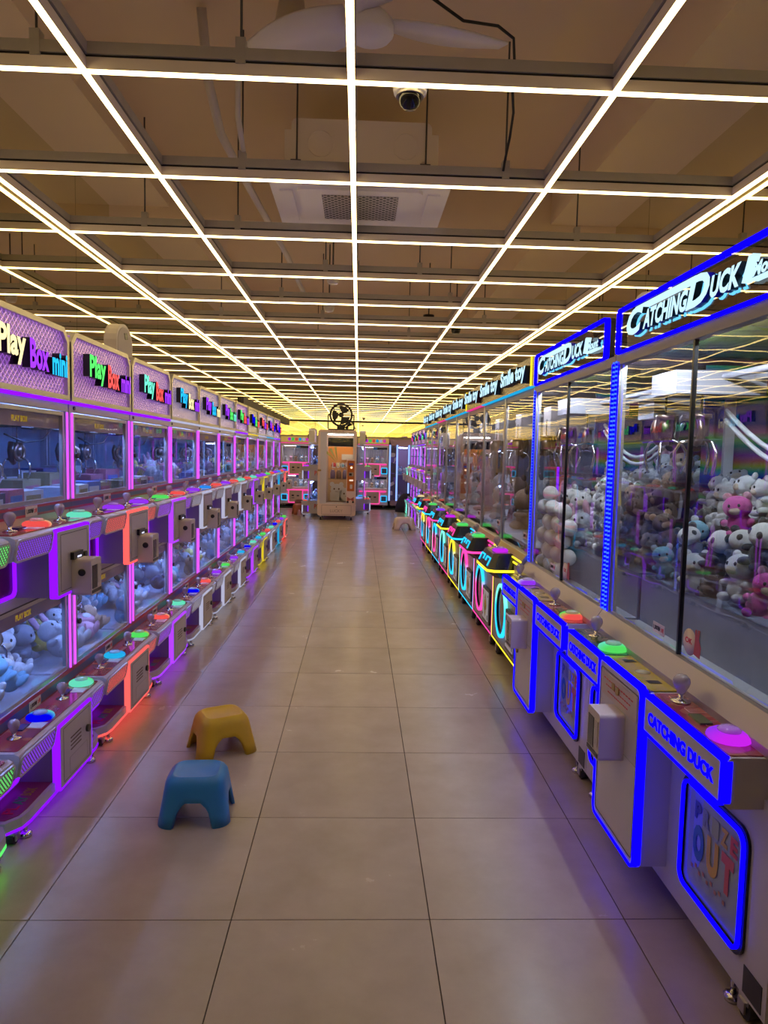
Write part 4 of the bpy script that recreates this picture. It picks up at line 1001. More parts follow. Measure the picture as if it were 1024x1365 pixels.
def smile(k):
    yc = 4.205 + SW*(k+.5)
    fr = ['yellow', 'hot', 'cyan', 'yellow', 'hot', 'cyan', 'yellow', 'hot'][k]
    hx = ['yellow', 'hot', 'cyan', 'yellow', 'hot', 'cyan', 'yellow', 'hot'][k]
    where = ['nearest', 'second', 'third', 'fourth', 'fifth', 'sixth', 'seventh', 'last'][k]
    t = tag(empty('claw_machine', (1.04, yc, 0), PI), 'tall claw machine with black hexagonal console and %s trim, %s of its row' % ({'hot': 'pink'}.get(fr, fr), where), 'claw machine', 'tall claw machines with black consoles')
    HW = SW/2-.004; D = -1.26; F = .04
    obj('cabinet', cached('sm_cab', lambda: MB().box(D, F, -HW, HW, .10, .76)), mat('cabinet_mauve', (.46, .42, .44), .35), t)
    obj('led_frame', cached('sm_frame', lambda: MB().ring(*inset(-HW, HW, .10, .745, .02, .010), 'x', F-.002, F+.006)), L(fr, 1.7), t)
    obj('inner_trim', cached('sm_frame2', lambda: MB().ring(*inset(-HW+.010, HW-.010, .11, .735, .014, .008), 'x', F-.001, F+.004)), black, t)
    # porthole and card plate
    uc, zc, ru, rz_ = -.085, .36, .165, .185
    def ell(f): return [(uc+ru*f*math.cos(a), zc+rz_*f*math.sin(a)) for a in [2*PI*i/28 for i in range(28)]]
    p = obj('porthole', cached('sm_port', lambda: MB().prism(ell(.86), 'x', F, F+.005)), mat('porthole_dark', (.05, .06, .10), .1), t)
    obj('led_ring', cached('sm_ring', lambda: MB().ring(ell(1.), ell(.88), 'x', F, F+.020)), ringA[k % 4], p)
    obj('inner_ring', cached('sm_ring2', lambda: MB().ring(ell(.88), ell(.80), 'x', F, F+.014)), black, p)
    c = obj('card_plate', cached('sm_card', lambda: MB().prism(rrect(.10, .37, .155, .42, .015), 'x', F, F+.018)), black, t)
    obj('card_face', cached('sm_cardf', lambda: MB().prism(rrect(.122, .348, .177, .398, .01), 'x', F+.018, F+.021)), mat('card_white', (.72, .74, .76), .3, emit=(.7, .8, .9), es=.12), c)
    st = MB().lathe([(.0, .0), (.045, .0), (.045, .002), (.0, .002)], 8, axis='x', c=(F+.021, .235, .287))
    st.prism([(.235, .375), (.262, .325), (.235, .345), (.208, .325)], 'x', F+.021, F+.023).prism([(.235, .20), (.262, .25), (.235, .23), (.208, .25)], 'x', F+.021, F+.023)
    obj('card_emblem', cached('sm_emb', lambda: st), gold, c)
    obj('card_marks', cached('sm_mark', lambda: MB().box(F+.021, F+.022, .135, .155, .35, .385).box(F+.021, F+.022, .315, .335, .19, .225).box(F+.021, F+.022, .135, .15, .20, .215).box(F+.021, F+.022, .32, .335, .36, .375)), black, c)
    # hexagonal console
    def hexa():
        mb = MB()
        def loop(f, z, hw, ch): return [(F, -hw, z), (f-ch, -hw, z), (f, -hw+ch, z), (f, hw-ch, z), (f-ch, hw, z), (F, hw, z)]
        ls = [loop(F+.10, .625, .17, .03), loop(F+.165, .672, .225, .04), loop(F+.165, .690, .225, .04), loop(F+.12, .785, .18, .03)]
        v = sum(ls, []); fs = []
        for a in range(3):
            for i in range(6):
                j = (i+1) % 6; fs.append((a*6+i, a*6+j, a*6+6+j, a*6+6+i))
        fs += [list(range(6)), list(range(18, 24))]
        return mb._add(v, fs)
    h = obj('console', cached('sm_hex', hexa), mat('gloss_black', (.008, .008, .009), .15), t)
    def hexled():
        mb = MB(); f, hw, ch = F+.169, .229, .04
        lp = lambda f, hw, z: [(F, -hw, z), (f-ch, -hw, z), (f, -hw+ch, z), (f, hw-ch, z), (f-ch, hw, z), (F, hw, z)]
        a, b = lp(f, hw, .673), lp(f, hw, .689); c_, d = lp(f-.006, hw-.006, .673), lp(f-.006, hw-.006, .689)
        v = a+b+c_+d; fs = []
        for i in range(5):
            fs += [(i, i+1, 7+i, 6+i), (12+i, 13+i, 19+i, 18+i), (i, i+1, 13+i, 12+i), (6+i, 7+i, 19+i, 18+i)]
        fs += [(0, 6, 18, 12), (5, 11, 23, 17)]
        return mb._add(v, fs)
    obj('led_line', cached('sm_hexled', hexled), L(hx, 1.8), h)
    obj('led_accent', cached('sm_acc', lambda: MB().tube([(F+.160, .15, .705), (F+.138, .15, .752), (F+.138, .04, .752), (F+.151, .04, .725)], .006, 6)), L('cyan' if hx != 'cyan' else 'hot', 1.6, False), h)
    obj('led_accent', cached('sm_acc2', lambda: MB().tube([(F+.160, -.15, .705), (F+.138, -.15, .752), (F+.138, -.04, .752), (F+.151, -.04, .725)], .006, 6)), L('cyan' if hx != 'cyan' else 'hot', 1.6, False), h)
    obj('console_print', cached('sm_hp', lambda: MB().box(F+.005, F+.105, -.16, .16, .785, .788)), print_mat('smile_print', (.28, .10, .04), (.36, .26, .05), (.12, .05, .05)), h)
    button(h, (F+.06, .06, .788), ['violet', 'mint', 'mint', 'violet', 'white', 'mint', 'green', 'red'][k], 1.)
    joystick(h, (F+.05, -.10, .788), 1.1)
    obj('reader_bracket', cached('sm_br', lambda: MB().box(F, F+.05, -.30, -.26, .70, .78)), alu, h)
    # sill
    obj('sill', cached('sm_sill', lambda: MB().prism([(F, .745), (F, .775), (.01, .815), (-.02, .815), (-.02, .745)], 'y', -HW, HW)), alu, t)
    obj('sill_band', cached('sm_band', lambda: MB().quad([(F+.001, -HW, .780), (F+.001, HW, .780), (.0145, HW, .812), (.0145, -HW, .812)])), mat('band_%s' % fr, {'yellow': (.45, .30, .06), 'hot': (.42, .16, .18), 'cyan': (.25, .22, .25)}[fr], .4), t)
    obj('led_line', cached('sm_sl', lambda: MB().cyl((F+.005, -HW, .772), (F+.005, HW, .772), .006, n=8)), L(fr, 1.7), t)
    # glass case
    for u in (-1, 1):
        obj('corner_post', cached('sm_post', lambda: MB().box(-.022, 0, -.011, .011, .80, 1.82)), alu, t, (0, u*(HW-.011), 0))
        obj('corner_post', cached('sm_post', lambda: MB()), alu, t, (D+.022, u*(HW-.011), 0))
    obj('door_glass', cached('sm_glass', lambda: MB().box(-.010, -.006, -HW+.022, HW-.022, .81, 1.785)), glass('smile_pane', (.90, .92, .93), 1.6, bump=.08, extra=.10), t)
    obj('side_glass', cached('sm_side', lambda: MB().box(D, -.022, -HW+.002, -HW+.005, .76, 1.80)), acryl, t)
    obj('back_panel', cached('sm_back', lambda: MB().box(D-.01, D, -HW, HW, .76, 1.82)), [mat('case_back_grey', (.28, .26, .28), .4), mat('case_back_orange', (.45, .16, .05), .5)][k % 3 == 1], t)
    obj('tray', cached('sm_tray', lambda: MB().box(D, -.03, -HW, HW, .84, .86)), in_floor, t)
    obj('interior_lamp', cached('sm_lamp', lambda: MB().box(-.050, -.032, -.36, .36, 1.802, 1.812)), led('interior_light_soft', (.8, .82, 1.), 75.), t)
    obj('case_roof', cached('sm_lamp_shield', lambda: MB().box(D, -.02, -HW, HW, 1.825, 1.84)), mat('lamp_shield_grey', (.42, .38, .36), .5), t)  # cover added to keep the interior lamp's light off the slab
    obj('lamp_valance', cached('sm_valance', lambda: MB().box(-.03, -.003, -HW, HW, 1.782, 1.825)), mat('beam_mauve', (.20, .17, .20), .4), t)  # valance added to hide the interior lamp from view
    obj('gantry', cached('sm_gan', lambda: MB().cyl((-.35, -HW, 1.72), (-.35, HW, 1.72), .012, n=8).box(-.45, -.2, -.12, .06, 1.55, 1.74)), mat('gantry_beige', (.45, .38, .34), .5), t)
    claw(t, (-.20, -.03, 1.46), 1.25, .3)
    if k < 5: price_tag(t, (-.005, .30, .92), '1회', 1.)
    if k == 0: obj('neon_stick', MB().cyl((-.25, .10, 1.0), (-.25, .10, 1.35), .008, n=8), L('purple', 1.8, False), t)
    caster(t, (F-.03, .30, 0), .042); caster(t, (F-.03, -.30, 0), .042); caster(t, (D+.08, .3, 0), .042); caster(t, (D+.08, -.3, 0), .042)
    # header
    hd = obj('header_board', cached('sm_hdr', lambda: MB().box(-.02, .022, -HW-.004, HW+.004, 1.83, 2.005)), hdr_brown, t)
    letters(hd, 'Smile toy', (.022, 0, 1.922), [face_ice, black], h=.128, w=.74, depth=.03, bold=.045)
    obj('led_line', cached('sm_hl', lambda: MB().box(-.01, .026, -HW-.004, HW+.004, 1.824, 1.832)), L('cyan', .8, False) if k % 3 != 2 else L('hot', .8, False), hd)
    if k in (0, 3): obj('led_edge', cached('sm_he', lambda: MB().box(-.02, .030, HW-.010, HW+.004, 1.83, 2.005)), L('yellow', 1.3), hd)
    for q, (v, u, kd, s) in enumerate(((-.25, .15, 'whitebear', .30), (-.35, -.18, 'tan', .28), (-.6, .05, 'greybear', .34))):
        plush((1.04-v, yc-u, .86), ['whitebear', 'tan', 'greybear', 'pinkbear'][(q+k) % 4], s, (0, 0, PI+.3*q-.3), 'large %s plush toy sitting inside the %s black-console machine' % (['white', 'tan', 'grey', 'pink'][(q+k) % 4], where), 'large plush toys in the %s black-console machine' % where, simple=k > 3)
    return t
for k in range(8): smile(k)
# far end of the right row: two-tier machines
FR_LED = ['violet', 'violet', 'white', 'violet', 'violet', 'white', 'mint']
for k in range(7):
    yc = 4.205 + 8*SW + .02 + W*(k+.5)
    o_ = ORD[k] if k < 6 else 'last'
    playbox((1.27, yc, 0), PI, FR_LED[k], unit_words[(k+3) % 12], unit_btn[k % 6], 'two-tier claw machine with %s trim, %s beyond the black-console row' % (FR_LED[k], o_), 'two-tier claw machines at the far right', seed=40+k, detail=False)
    if k > 1:
        fill_deck((1.27, yc, 0), PI, 0, 'mix', 4, 'the %s far-right machine' % o_, 80+k)
        fill_deck((1.27, yc, 0), PI, 1, 'white', 4, 'the %s far-right machine' % o_, 90+k)

# ------------------------------------------------------------------ island behind the lucky machine
playbox((-1.08, 15.86, 0), PI, 'white', unit_words[4], unit_btn[2], 'two-tier claw machine turned sideways, left of the tall prize machine', 'two-tier claw machines of the middle island', seed=60, detail=False, sidetext=False)
isl = [o for o in COL.objects if o.name.startswith('claw_machine')][-1]
for zc_ in (.96, .23):
    for k, ch in enumerate('Play'):
        o = letters(isl, ch, (-.15-.055*k, HU+.001, zc_), [mat('side_ink_%d' % k, ((.6, .08, .04), (.65, .4, .05), (.03, .03, .03), (.03, .03, .03))[k], .5)]*2, h=.10 if k < 2 else .075, w=.05, depth=.001, bold=.03)
        o.rotation_euler = (0, 0, PI/2)
playbox((.14, 16.74, 0), 0, 'white', unit_words[5], unit_btn[3], 'two-tier claw machine turned sideways, right of the tall prize machine', 'two-tier claw machines of the middle island', seed=61, detail=False)
fill_deck((-1.08, 15.86, 0), PI, 0, 'white', 5, 'the left island machine', 70); fill_deck((-1.08, 15.86, 0), PI, 1, 'sky', 5, 'the left island machine', 71)

# ------------------------------------------------------------------ tall prize machine with fan on top
lk = tag(empty('prize_machine', (-.445, 14.78, 0)), 'tall peach prize vending machine with cartoon poster and orange payment column', 'vending machine')
peach = vary(mat('peach_shell', (.84, .67, .57), .4), 3, .05)
obj('shell', MB().ring(*inset(-.40, .40, .30, 1.88, .06, .045, 6), 'y', -.04, .62).prism(rrect(-.40, .40, .095, .34, .05, 5), 'y', -.05, .62).box(-.36, .36, .60, .62, .3, 1.84), peach, lk)
obj('window_pane', MB().box(-.355, .355, -.02, -.015, .34, 1.83), pane, lk)
obj('door_frame', MB().ring(*inset(-.357, .357, .335, 1.835, .02, .03), 'y', -.03, -.012).box(-.355, -.22, -.026, -.012, .34, 1.83), mat('frame_silver', (.68, .66, .70), .35, .2), lk)
obj('lamp_bar', MB().box(-.2, .33, .05, .10, 1.78, 1.80), led('lucky_lamp', (1, .9, .8), 24.), lk)
obj('top_screen', MB().box(-.20, .34, .02, .05, 1.54, 1.72), screen_m, lk)
def poster():
    m = mat('orange_poster', (.8, .35, .05), .5)
    nt, N, Lk = nodes(m); b = N['Principled BSDF']
    tc = N.new('ShaderNodeTexCoord'); sep = N.new('ShaderNodeSeparateXYZ'); Lk.new(tc.outputs['Object'], sep.inputs[0])
    mr = N.new('ShaderNodeMapRange'); mr.inputs[1].default_value = .6; mr.inputs[2].default_value = 1.5; Lk.new(sep.outputs[2], mr.inputs[0])
    cr = N.new('ShaderNodeValToRGB'); cr.color_ramp.elements[0].color = (.68, .48, .28, 1); cr.color_ramp.elements[1].color = (.75, .28, .04, 1)
    Lk.new(mr.outputs[0], cr.inputs[0]); Lk.new(cr.outputs[0], b.inputs['Base Color'])
    return m
ps = obj('poster', MB().box(-.21, .345, .55, .56, .36, 1.54), poster(), lk)
rays = MB()
for a in (100, 118, 136): rays.prism([(-.0+.05*math.cos(R(a)), 1.18+.05*math.sin(R(a))), (.36*math.cos(R(a-4)), 1.18+.36*math.sin(R(a-4))), (.36*math.cos(R(a+4)), 1.18+.36*math.sin(R(a+4)))], 'y', .545, .55)
obj('poster_rays', rays, mat('ray_green', (.30, .30, .06), .5), ps)
for k, (ch, c_) in enumerate(zip('LUCKY', ((.6, .05, .06), (.62, .5, .2), (.2, .45, .6), (.6, .1, .12), (.5, .2, .1)))):
    o = letters(ps, ch, (-.09+.095*k, .54, 1.14), [mat('poster_ink_%d' % k, (.75, .7, .65), .5), mat('poster_ink_s%d' % k, c_, .5)], h=.12, w=.075, depth=.004, bold=.04); o.rotation_euler = (0, 0, -PI/2)
    obj('letter_disc', MB().lathe([(.0, 0), (.055, 0), (.055, .003), (0, .003)], 16, c=(-.09+.095*k, .5445, 1.14), axis='y'), MATS['poster_ink_s%d' % k], ps)
obj('paper_note', MB().box(.08, .34, .50, .503, 1.26, 1.38), mat('note_cream', (.75, .66, .5), .6), lk)
cat_w = mat('cartoon_white', (.75, .72, .70), .5)
for cx_, cz_, s in ((-.02, .62, 1.), (.20, .52, 1.15)):
    bl = obj('cartoon_blob', MB().prism([(cx_+.13*s*math.cos(a), cz_+.12*s*math.sin(a)) for a in [2*PI*i/20 for i in range(20)]], 'y', .535, .548)
        .prism([(cx_-.10*s+.05*s*math.cos(a), cz_+.11*s+.05*s*math.sin(a)) for a in [2*PI*i/14 for i in range(14)]], 'y', .537, .548).prism([(cx_+.10*s+.05*s*math.cos(a), cz_+.11*s+.05*s*math.sin(a)) for a in [2*PI*i/14 for i in range(14)]], 'y', .537, .548)
        .prism(rrect(cx_-.14*s, cx_+.14*s, .37, cz_-.05, .04), 'y', .537, .548), cat_w, ps)
    obj('cartoon_face', MB().ball((cx_-.05*s, .533, cz_+.01), (.018, .003, .02), 8, 6).ball((cx_+.05*s, .533, cz_+.01), (.018, .003, .02), 8, 6).box(cx_-.03, cx_+.03, .531, .535, cz_-.05, cz_-.042), mat('cartoon_brown', (.18, .09, .05), .5), bl)
for k in range(4):
    g = obj('prize_capsule', MB().lathe([(.0, .0), (.05, .0), (.055, .02), (.055, .14), (.04, .16), (.04, .19), (0, .19)], 12), [mat('capsule_violet', (.20, .14, .25), .3), mat('capsule_brown', (.22, .13, .10), .3)][k % 2], None, (-.445-.10+.13*k, 14.78+.32, .86))
    tag(g, '%s capped jar, %s from left on the tall prize machine shelf' % (['violet', 'brown'][k % 2], ['first', 'second', 'third', 'fourth'][k]), 'jar', 'jars in the tall prize machine')
obj('glass_shelf', MB().box(-.2, .33, .22, .45, .845, .86), glass('shelf_glass', (.85, .92, .9), 1.45), lk)
col_o = mat('payment_orange', (.55, .15, .02), .35)
pc = obj('payment_column', MB().prism(rrect(.20, .385, .33, 1.28, .02), 'y', -.11, -.03), peach, lk)
obj('orange_face', MB().prism(rrect(.215, .365, .62, 1.25, .015), 'y', -.116, -.11), col_o, pc)
obj('coin_panel', MB().box(.25, .34, -.12, -.116, 1.16, 1.20), mat('coin_blue', (.12, .10, .45), .3), pc)
obj('lit_button', MB().cyl((.30, -.116, 1.11), (.30, -.126, 1.11), .022, n=14), led('warm_btn', (1, .7, .4), 2., False), pc)
obj('card_slot', MB().box(.245, .345, -.125, -.116, .93, 1.01), mat('slot_grey', (.4, .36, .32), .4), pc)
obj('slot_hole', MB().box(.255, .31, -.127, -.125, .945, .99), black, pc)
obj('bill_slot', MB().box(.26, .34, -.122, -.116, .83, .86), led('slot_light', (1, .8, .6), 1., False), pc)
obj('speaker', MB().prism(rrect(.275, .325, .67, .76, .015), 'y', -.120, -.116), cream, pc)
obj('bow_print', MB().prism([(.22, .40), (.29, .44), (.36, .40), (.36, .50), (.29, .46), (.22, .50)], 'y', -.115, -.11), mat('bow_red', (.45, .12, .08), .5), pc)
for x in (.235, .345): obj('knob', MB().cyl((x, -.11, .395), (x, -.135, .395), .022, n=12), black, pc)
dr = obj('lower_drawer', MB().box(-.30, .30, -.056, -.05, .13, .31), peach, lk)
obj('drawer_gap', MB().ring([(-.31, .12), (.31, .12), (.31, .32), (-.31, .32)], [(-.305, .125), (.305, .125), (.305, .315), (-.305, .315)], 'y', -.053, -.049), mat('gap_brown', (.2, .13, .1), .6), dr)
o = letters(dr, 'LUCKY', (0, -.056, .20), [mat('emboss_brown', (.40, .28, .2), .5)]*2, h=.06, w=.26, depth=.002); o.rotation_euler = (0, 0, -PI/2)
obj('drawer_lock', MB().cyl((0, -.056, .285), (0, -.062, .285), .012, n=10), black, dr)
o = letters(lk, 'LUCKY', (0, -.04, 1.855), [mat('emboss_brown', (.40, .28, .2), .5)]*2, h=.03, w=.28, depth=.002); o.rotation_euler = (0, 0, -PI/2)
obj('hinge', MB().box(-.40, -.33, -.05, -.035, 1.02, 1.06), mat('brass', (.45, .33, .12), .3, .9), lk)
for x, y in ((-.33, .02), (.31, .02), (-.33, .55), (.31, .55)): caster(lk, (x, y, 0), .038)

pf = tag(empty('pedestal_fan', (-.385, 14.95, 1.88)), 'black drum fan standing on top of the tall prize machine', 'fan')
fr_m = mat('fan_black', (.012, .010, .010), .4)
def circ(r, n=32): return [(r*math.cos(2*PI*i/n), .32+r*math.sin(2*PI*i/n)) for i in range(n)]
obj('rim', MB().ring(circ(.245), circ(.205), 'y', -.06, .06), fr_m, pf)
obj('stand', MB().tube([(-.27, 0, .32), (-.27, 0, .04), (-.25, 0, .02), (.25, 0, .02), (.27, 0, .04), (.27, 0, .32)], .012, 8).box(-.27, .27, -.08, .08, .0, .018).cyl((-.27, 0, .32), (-.225, 0, .32), .012).cyl((.27, 0, .32), (.225, 0, .32), .012), fr_m, pf)
obj('motor', MB().cyl((0, -.03, .32), (0, .07, .32), .05, n=16).box(-.08, .08, -.02, .02, .02, .09), fr_m, pf)
for k in range(3):
    bl = MB(); a0 = R(35+120*k); pts = []
    for i in range(9):
        a = a0 + R(82*i/8 - 10); pts.append((.19*math.cos(a), .32+.19*math.sin(a)))
    pts += [(.05*math.cos(a0+R(35)), .32+.05*math.sin(a0+R(35))), (.05*math.cos(a0), .32+.05*math.sin(a0))]
    obj('blade', bl.prism(pts, 'y', -.008, .008), fr_m, pf)
gw = MB()
for k in range(10):
    a = PI*2*k/10; gw.cyl((.05*math.cos(a), .055, .32+.05*math.sin(a)), (.215*math.cos(a), .055, .32+.215*math.sin(a)), .003, n=6)
obj('wire_guard', gw, fr_m, pf)

# ------------------------------------------------------------------ machines along the back wall
def backmachine(x, label):
    t = tag(empty('claw_machine', (x, 17.98, .0)), label, 'claw machine', 'pink-edged claw machines at the back')
    bw = .39; w0 = mat('back_machine_beige', (.68, .60, .55), .4)
    obj('cabinet', cached('bk_cab', lambda: MB().box(-bw, bw, 0, .55, .10, .52).box(-bw, bw, 0, .55, .83, 1.16).box(-bw, bw, 0, .55, 1.58, 1.64).box(-bw, bw, .53, .55, .1, 1.64).box(-bw, -bw+.03, 0, .55, .5, 1.6).box(bw-.03, bw, 0, .55, .5, 1.6)), w0, t)
    hd = obj('header', cached('bk_hd', lambda: MB().box(-bw, bw, .0, .05, 1.66, 1.80)), mat('gold_film', (.55, .42, .16), .3, .4, emit=(.8, .55, .15), es=.25), t)
    for k, (cc_, ch) in enumerate(zip(('magenta', 'green', 'red', 'cyan', 'white', 'pink'), 'HAPPYS')):
        obj('sign_blob', cached(('bk_blob', k), lambda: MB().prism(rrect(-.21+.09*k, -.14+.09*k, 1.69, 1.77, .025), 'y', -.01, 0)), L(cc_, .55, False), hd)
    obj('led_line', cached('bk_l0', lambda: MB().box(-bw, bw, -.006, .0, 1.63, 1.645)), L('hot', 1.2, False), t)
    for zz, (z0, z1, p0, p1) in enumerate(((.53, .82, .14, .45), (1.17, 1.57, .85, 1.14))):
        obj('window_glass', cached(('bk_g', zz), lambda: MB().box(-bw+.03, bw-.03, .004, .008, z0, z1)), pane, t)
        obj('interior_lamp', cached(('bk_lamp', zz), lambda: MB().box(-.3, .3, .012, .03, z1-.020, z1-.008)), led('back_lamp', (.75, .8, 1), 26.), t)
        obj('banner', cached(('bk_ban', zz), lambda: MB().box(-.34, .0, .0, .004, z1-.05, z1-.01, 0).box(.0, .10, .0, .004, z1-.06, z1, 1).box(.1, .35, .0, .004, z1-.06, z1-.005, 2)), [cream, mat('banner_blue', (.05, .22, .55), .5), screen_m], t)
        obj('rack_rods', cached(('bk_rods', zz), lambda: sum_rods(z0, z1)), mat('rod_grey', (.35, .33, .4), .3, .5), t)
        pan = obj('coin_panel', cached(('bk_pan', zz), lambda: MB().prism(rrect(-.17, .17, p0, p1, .02), 'y', -.05, 0)), mat('panel_tan', (.66, .50, .36), .4), t)
        obj('led_frame', cached(('bk_pl', zz), lambda: MB().ring(*inset(-.185, .185, p0-.012, p1+.012, .025, .018), 'y', -.056, -.03)), L('hot', 1.5), pan)
        obj('slots', cached(('bk_sl', zz), lambda: MB().box(-.10, -.04, -.055, -.05, p0+.15, p0+.19).box(.03, .09, -.055, -.05, p0+.15, p0+.18).box(-.1, -.03, -.055, -.05, p0+.10, p0+.115)), black, pan)
        obj('led_line', cached(('bk_ll', zz), lambda: MB().box(-.34, .34, -.035, -.01, p1-.02, p1+.015)), L('hot', 1.2), t)
        for x_ in (-.285, .285):
            pd = obj('prize_door', cached(('bk_pd', zz), lambda: MB().prism(rrect(-.075, .075, p0+.05, p0+.20, .012), 'y', -.02, 0)), mat('door_teal', (.05, .12, .2), .3), t, (x_, 0, 0))
            obj('led_frame', cached(('bk_pdl', zz), lambda: MB().ring(*inset(-.08, .08, p0+.045, p0+.205, .016, .018), 'y', -.026, -.01)), L('cyan', 1.3), pd)
    for x_ in (-.3, .3): caster(t, (x_, .06, .025), .036)
    for i in range(5):
        for z in (.535, 1.175):
            plush((x-.28+.13*i, 18.12+.08*(i % 2), z), ['whitebear', 'pinkbear', 'tan', 'sky', 'bunny'][i], .13, (0, 0, -PI/2+.3*i-.6), 'tiny %s, %s tier of back machine %s' % (KN[['whitebear', 'pinkbear', 'tan', 'sky', 'bunny'][i]].replace('small ', ''), 'lower' if z < 1 else 'upper', label.split(', ')[1].replace('the tall prize machine', 'prize machine')), 'plush prizes in the back machine ' + label.split(', ')[1], simple=True)
    return t
def sum_rods(z0, z1):
    mb = MB()
    for i in range(9): mb.cyl((-.1+.045*i, .42, z0), (-.1+.045*i, .42, z1), .010, n=6)
    return mb
backmachine(.37, 'pink-edged back wall claw machine, right of the tall prize machine')
backmachine(-1.58, 'pink-edged back wall claw machine, left of the tall prize machine')
backmachine(-.62, 'pink-edged back wall claw machine, hidden behind the tall prize machine')
dc = tag(empty('display_cabinet', (1.08, 18.0, 0)), 'tall glass display cabinet with blue light edges against the back wall', 'display cabinet')
obj('frame', MB().box(-.29, .29, 0, .5, .10, .22).box(-.29, .29, 0, .5, 1.60, 1.78).box(-.29, .29, .48, .5, .1, 1.78).box(-.29, -.26, 0, .5, .1, 1.7).box(.26, .29, 0, .5, .1, 1.7).box(-.27, .27, .02, .48, .86, .88), mat('cabinet_pink', (.45, .30, .38), .4), dc)
for x in (-.285, -.10, .20): obj('led_post', MB().box(x-.02, x+.02, -.012, .0, .22, 1.64), led('post_blue', (.25, .40, 1.), 1.6), dc)
obj('poster_column', MB().box(-.26, -.13, .0, .01, .24, 1.62), print_mat('poster_mix', (.08, .08, .1), (.5, .5, .55), (.15, .12, .4), 9), dc)
obj('glass_front', MB().box(-.08, .18, .002, .006, .24, 1.6), pane, dc)
obj('interior_lamp', MB().box(-.06, .16, .05, .08, 1.56, 1.58), led('cab_lamp', (.5, .55, 1.), 40.), dc)
for x in (-.2, .2): caster(dc, (x, .05, .025), .036)
for i, (x, z) in enumerate(((-.02, .225), (.1, .225), (-.01, .885), (.11, .885))):
    plush((1.08+x, 18.22, z), ['bunny', 'pinkbear', 'sky', 'whitebear'][i], .16, (0, 0, -PI/2), '%s plush on the %s shelf of the blue-edged display cabinet' % (['white bunny', 'pink', 'pale blue', 'white bear'][i], 'lower' if z < .5 else 'upper'), 'plush toys in the display cabinet', simple=True)
dc2 = tag(empty('display_cabinet', (1.75, 18.0, 0)), 'narrow glass display cabinet in the back right corner', 'display cabinet')
obj('frame', MB().box(-.29, .29, 0, .5, .10, .22).box(-.29, .29, 0, .5, 1.60, 1.78).box(-.29, .29, .48, .5, .1, 1.78).box(-.29, -.26, 0, .5, .1, 1.7).box(.26, .29, 0, .5, .1, 1.7), MATS['cabinet_pink'], dc2)
for x in (-.2, .2): obj('led_post', MB().box(x-.015, x+.015, -.012, .0, .22, 1.64), MATS['post_blue'], dc2)
for x in (-.2, .2): caster(dc2, (x, .05, .025), .036)
sb = tag(empty('covered_bin', (1.20, 17.30, 0)), 'dark rounded cloth-covered bin at the far end of the right row', 'bin')
obj('cover', MB().lathe([(.0, .46), (.10, .44), (.20, .34), (.26, .18), (.28, .0), (.0, .0)], 18), mat('dark_cloth', (.025, .02, .022), .9), sb)

# ------------------------------------------------------------------ slim speakers standing on machine roofs
def column_speaker(loc, rz, h, label):
    t = tag(empty('column_speaker', loc, rz), label, 'speaker', 'slim speakers on machine roofs')
    prof = [(-.16, 0), (.16, 0)] + [(.16*math.cos(a), h-.12+.12*math.sin(a)) for a in [PI*i/10 for i in range(11)]]
    obj('shell', MB().prism(prof, 'x', -.04, .04), mat('speaker_white', (.66, .60, .58), .4), t)
    pr2 = [(-.14, .02), (.14, .02)] + [(.14*math.cos(a), h-.125+.105*math.sin(a)) for a in [PI*i/10 for i in range(11)]]
    obj('grille', MB().prism(pr2, 'x', .04, .043), mat('speaker_mesh', (.52, .47, .45), .6), t)
    obj('badge', MB().prism([(.0, h-.10), (.05, h-.09), (.035, h-.05), (-.02, h-.06)], 'x', .043, .046), black, t)
column_speaker((-1.60, 4.80, 1.60), 0, .62, 'slim white speaker standing behind the signs of the left row')
column_speaker((1.40, 3.46, 1.827), PI, .39, 'short pale speaker on the roof of the second blue-edged machine')

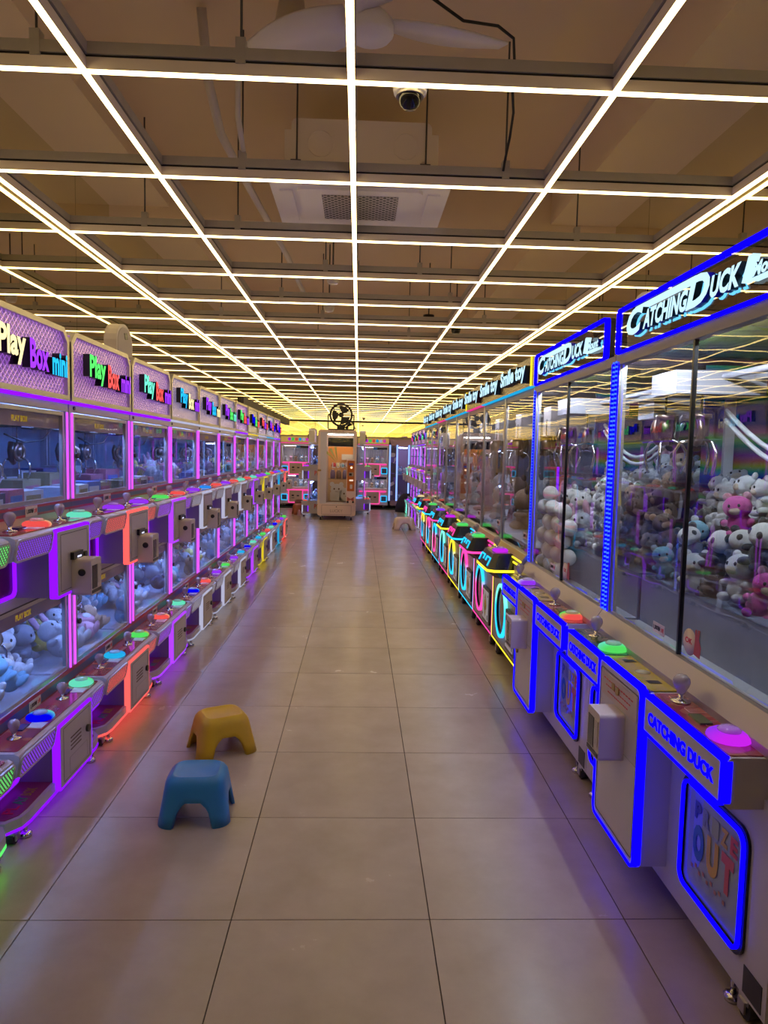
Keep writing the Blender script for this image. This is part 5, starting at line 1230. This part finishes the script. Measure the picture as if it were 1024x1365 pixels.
# ------------------------------------------------------------------ moulded plastic stools
def stool_mb(w, d, h, flare, th=.012):
    """one-piece moulded stool: rounded seat, four splayed walls with arched cut-outs"""
    mb = MB()
    n = 80
    def sup(t, a, b, e=4.5):
        c, s = math.cos(t), math.sin(t)
        return (a*math.copysign(abs(c)**(2/e), c), b*math.copysign(abs(s)**(2/e), s))
    arch = {}
    def bottom(t, sd):
        # arch height along the perimeter: legs at the corners
        x, y = sup(t, 1, 1)
        m = x if abs(y) > abs(x) else y
        wv = .56
        q = abs(m)/wv
        return 0. if q >= 1 else sd*math.sqrt(max(0, 1-q**2.2))
    outer = []; inner = []
    lev = [0, .25, .5, .72, .86, .94, .985, 1.0]
    for i in range(n):
        t = 2*PI*i/n + PI/n
        z0 = bottom(t, h*.56)
        co, ci = [], []
        for f in lev:
            z = z0 + (h-z0)*f
            k = z/h
            rnd_ = (1 - max(0, (k-.80)/.20)**2.6*.20)
            a = (w/2 + flare*(1-k))*rnd_; b = (d/2 + flare*(1-k))*rnd_
            x, y = sup(t, a, b); co.append((x, y, z))
            x, y = sup(t, a-th, b-th); ci.append((x, y, min(z, h-th)))
        outer.append(co); inner.append(ci)
    L_ = len(lev); v = []
    for co, ci in zip(outer, inner): v += co + ci
    fs = []
    for i in range(n):
        j = (i+1) % n; a, b = i*2*L_, j*2*L_
        for q in range(L_-1):
            fs.append((a+q, b+q, b+q+1, a+q+1)); fs.append((a+L_+q, a+L_+q+1, b+L_+q+1, b+L_+q))
        fs.append((a, a+L_, b+L_, b))
    top = [i*2*L_+L_-1 for i in range(n)]; o = len(v)
    # seat: shallow dish
    ring1 = []
    for i in range(n):
        x, y, z = outer[i][-1]; v.append((x*.93, y*.93, z-.002)); ring1.append(o+i)
    for i in range(n):
        j = (i+1) % n; fs.append((top[i], top[j], ring1[j], ring1[i]))
    o2 = len(v); ring2 = []
    for i in range(n):
        x, y, z = outer[i][-1]; v.append((x*.80, y*.80, z-.007)); ring2.append(o2+i)
    for i in range(n):
        j = (i+1) % n; fs.append((ring1[i], ring1[j], ring2[j], ring2[i]))
    fs.append(ring2)
    fs.append([i*2*L_+2*L_-1 for i in range(n)])
    return mb._add(v, fs, 0, True)
st = obj('stool', stool_mb(.215, .19, .180, .030), vary(mat('blue_plastic', (.04, .27, .62), .36), 8, .12), None, (-.60, 2.665, 0), (0, 0, R(3)))
tag(st, 'small blue plastic step stool on the tile floor in front', 'stool')
st = obj('stool', stool_mb(.215, .19, .178, .040), vary(mat('yellow_plastic', (.74, .46, .015), .42), 8, .12), None, (-.625, 3.275, 0), (0, 0, R(28)))
tag(st, 'small yellow plastic step stool behind the blue one', 'stool')
st = obj('stool', cached('stool_far', lambda: stool_mb(.24, .2, .24, .03)), vary(mat('beige_plastic', (.82, .68, .56), .5), 8, .1), None, (.88, 13.2, 0), (0, 0, R(5)), (1.45, 1.3, .95))
tag(st, 'small beige stool on the floor beside the far right machines', 'stool')
st = obj('stool', cached('stool_far', lambda: stool_mb(.24, .2, .24, .03)), vary(mat('orange_plastic', (.50, .14, .06), .5), 8, .1), None, (-1.33, 16.0, 0), (0, 0, R(20)))
tag(st, 'small orange red stool beside the left island machine', 'stool')
st = obj('stool', cached('stool_far', lambda: stool_mb(.24, .2, .24, .03)), mat('dark_red_plastic', (.18, .05, .03), .5), None, (-1.42, 17.4, 0), (0, 0, R(10)))
tag(st, 'dark red stool in front of the left back wall machine', 'stool')
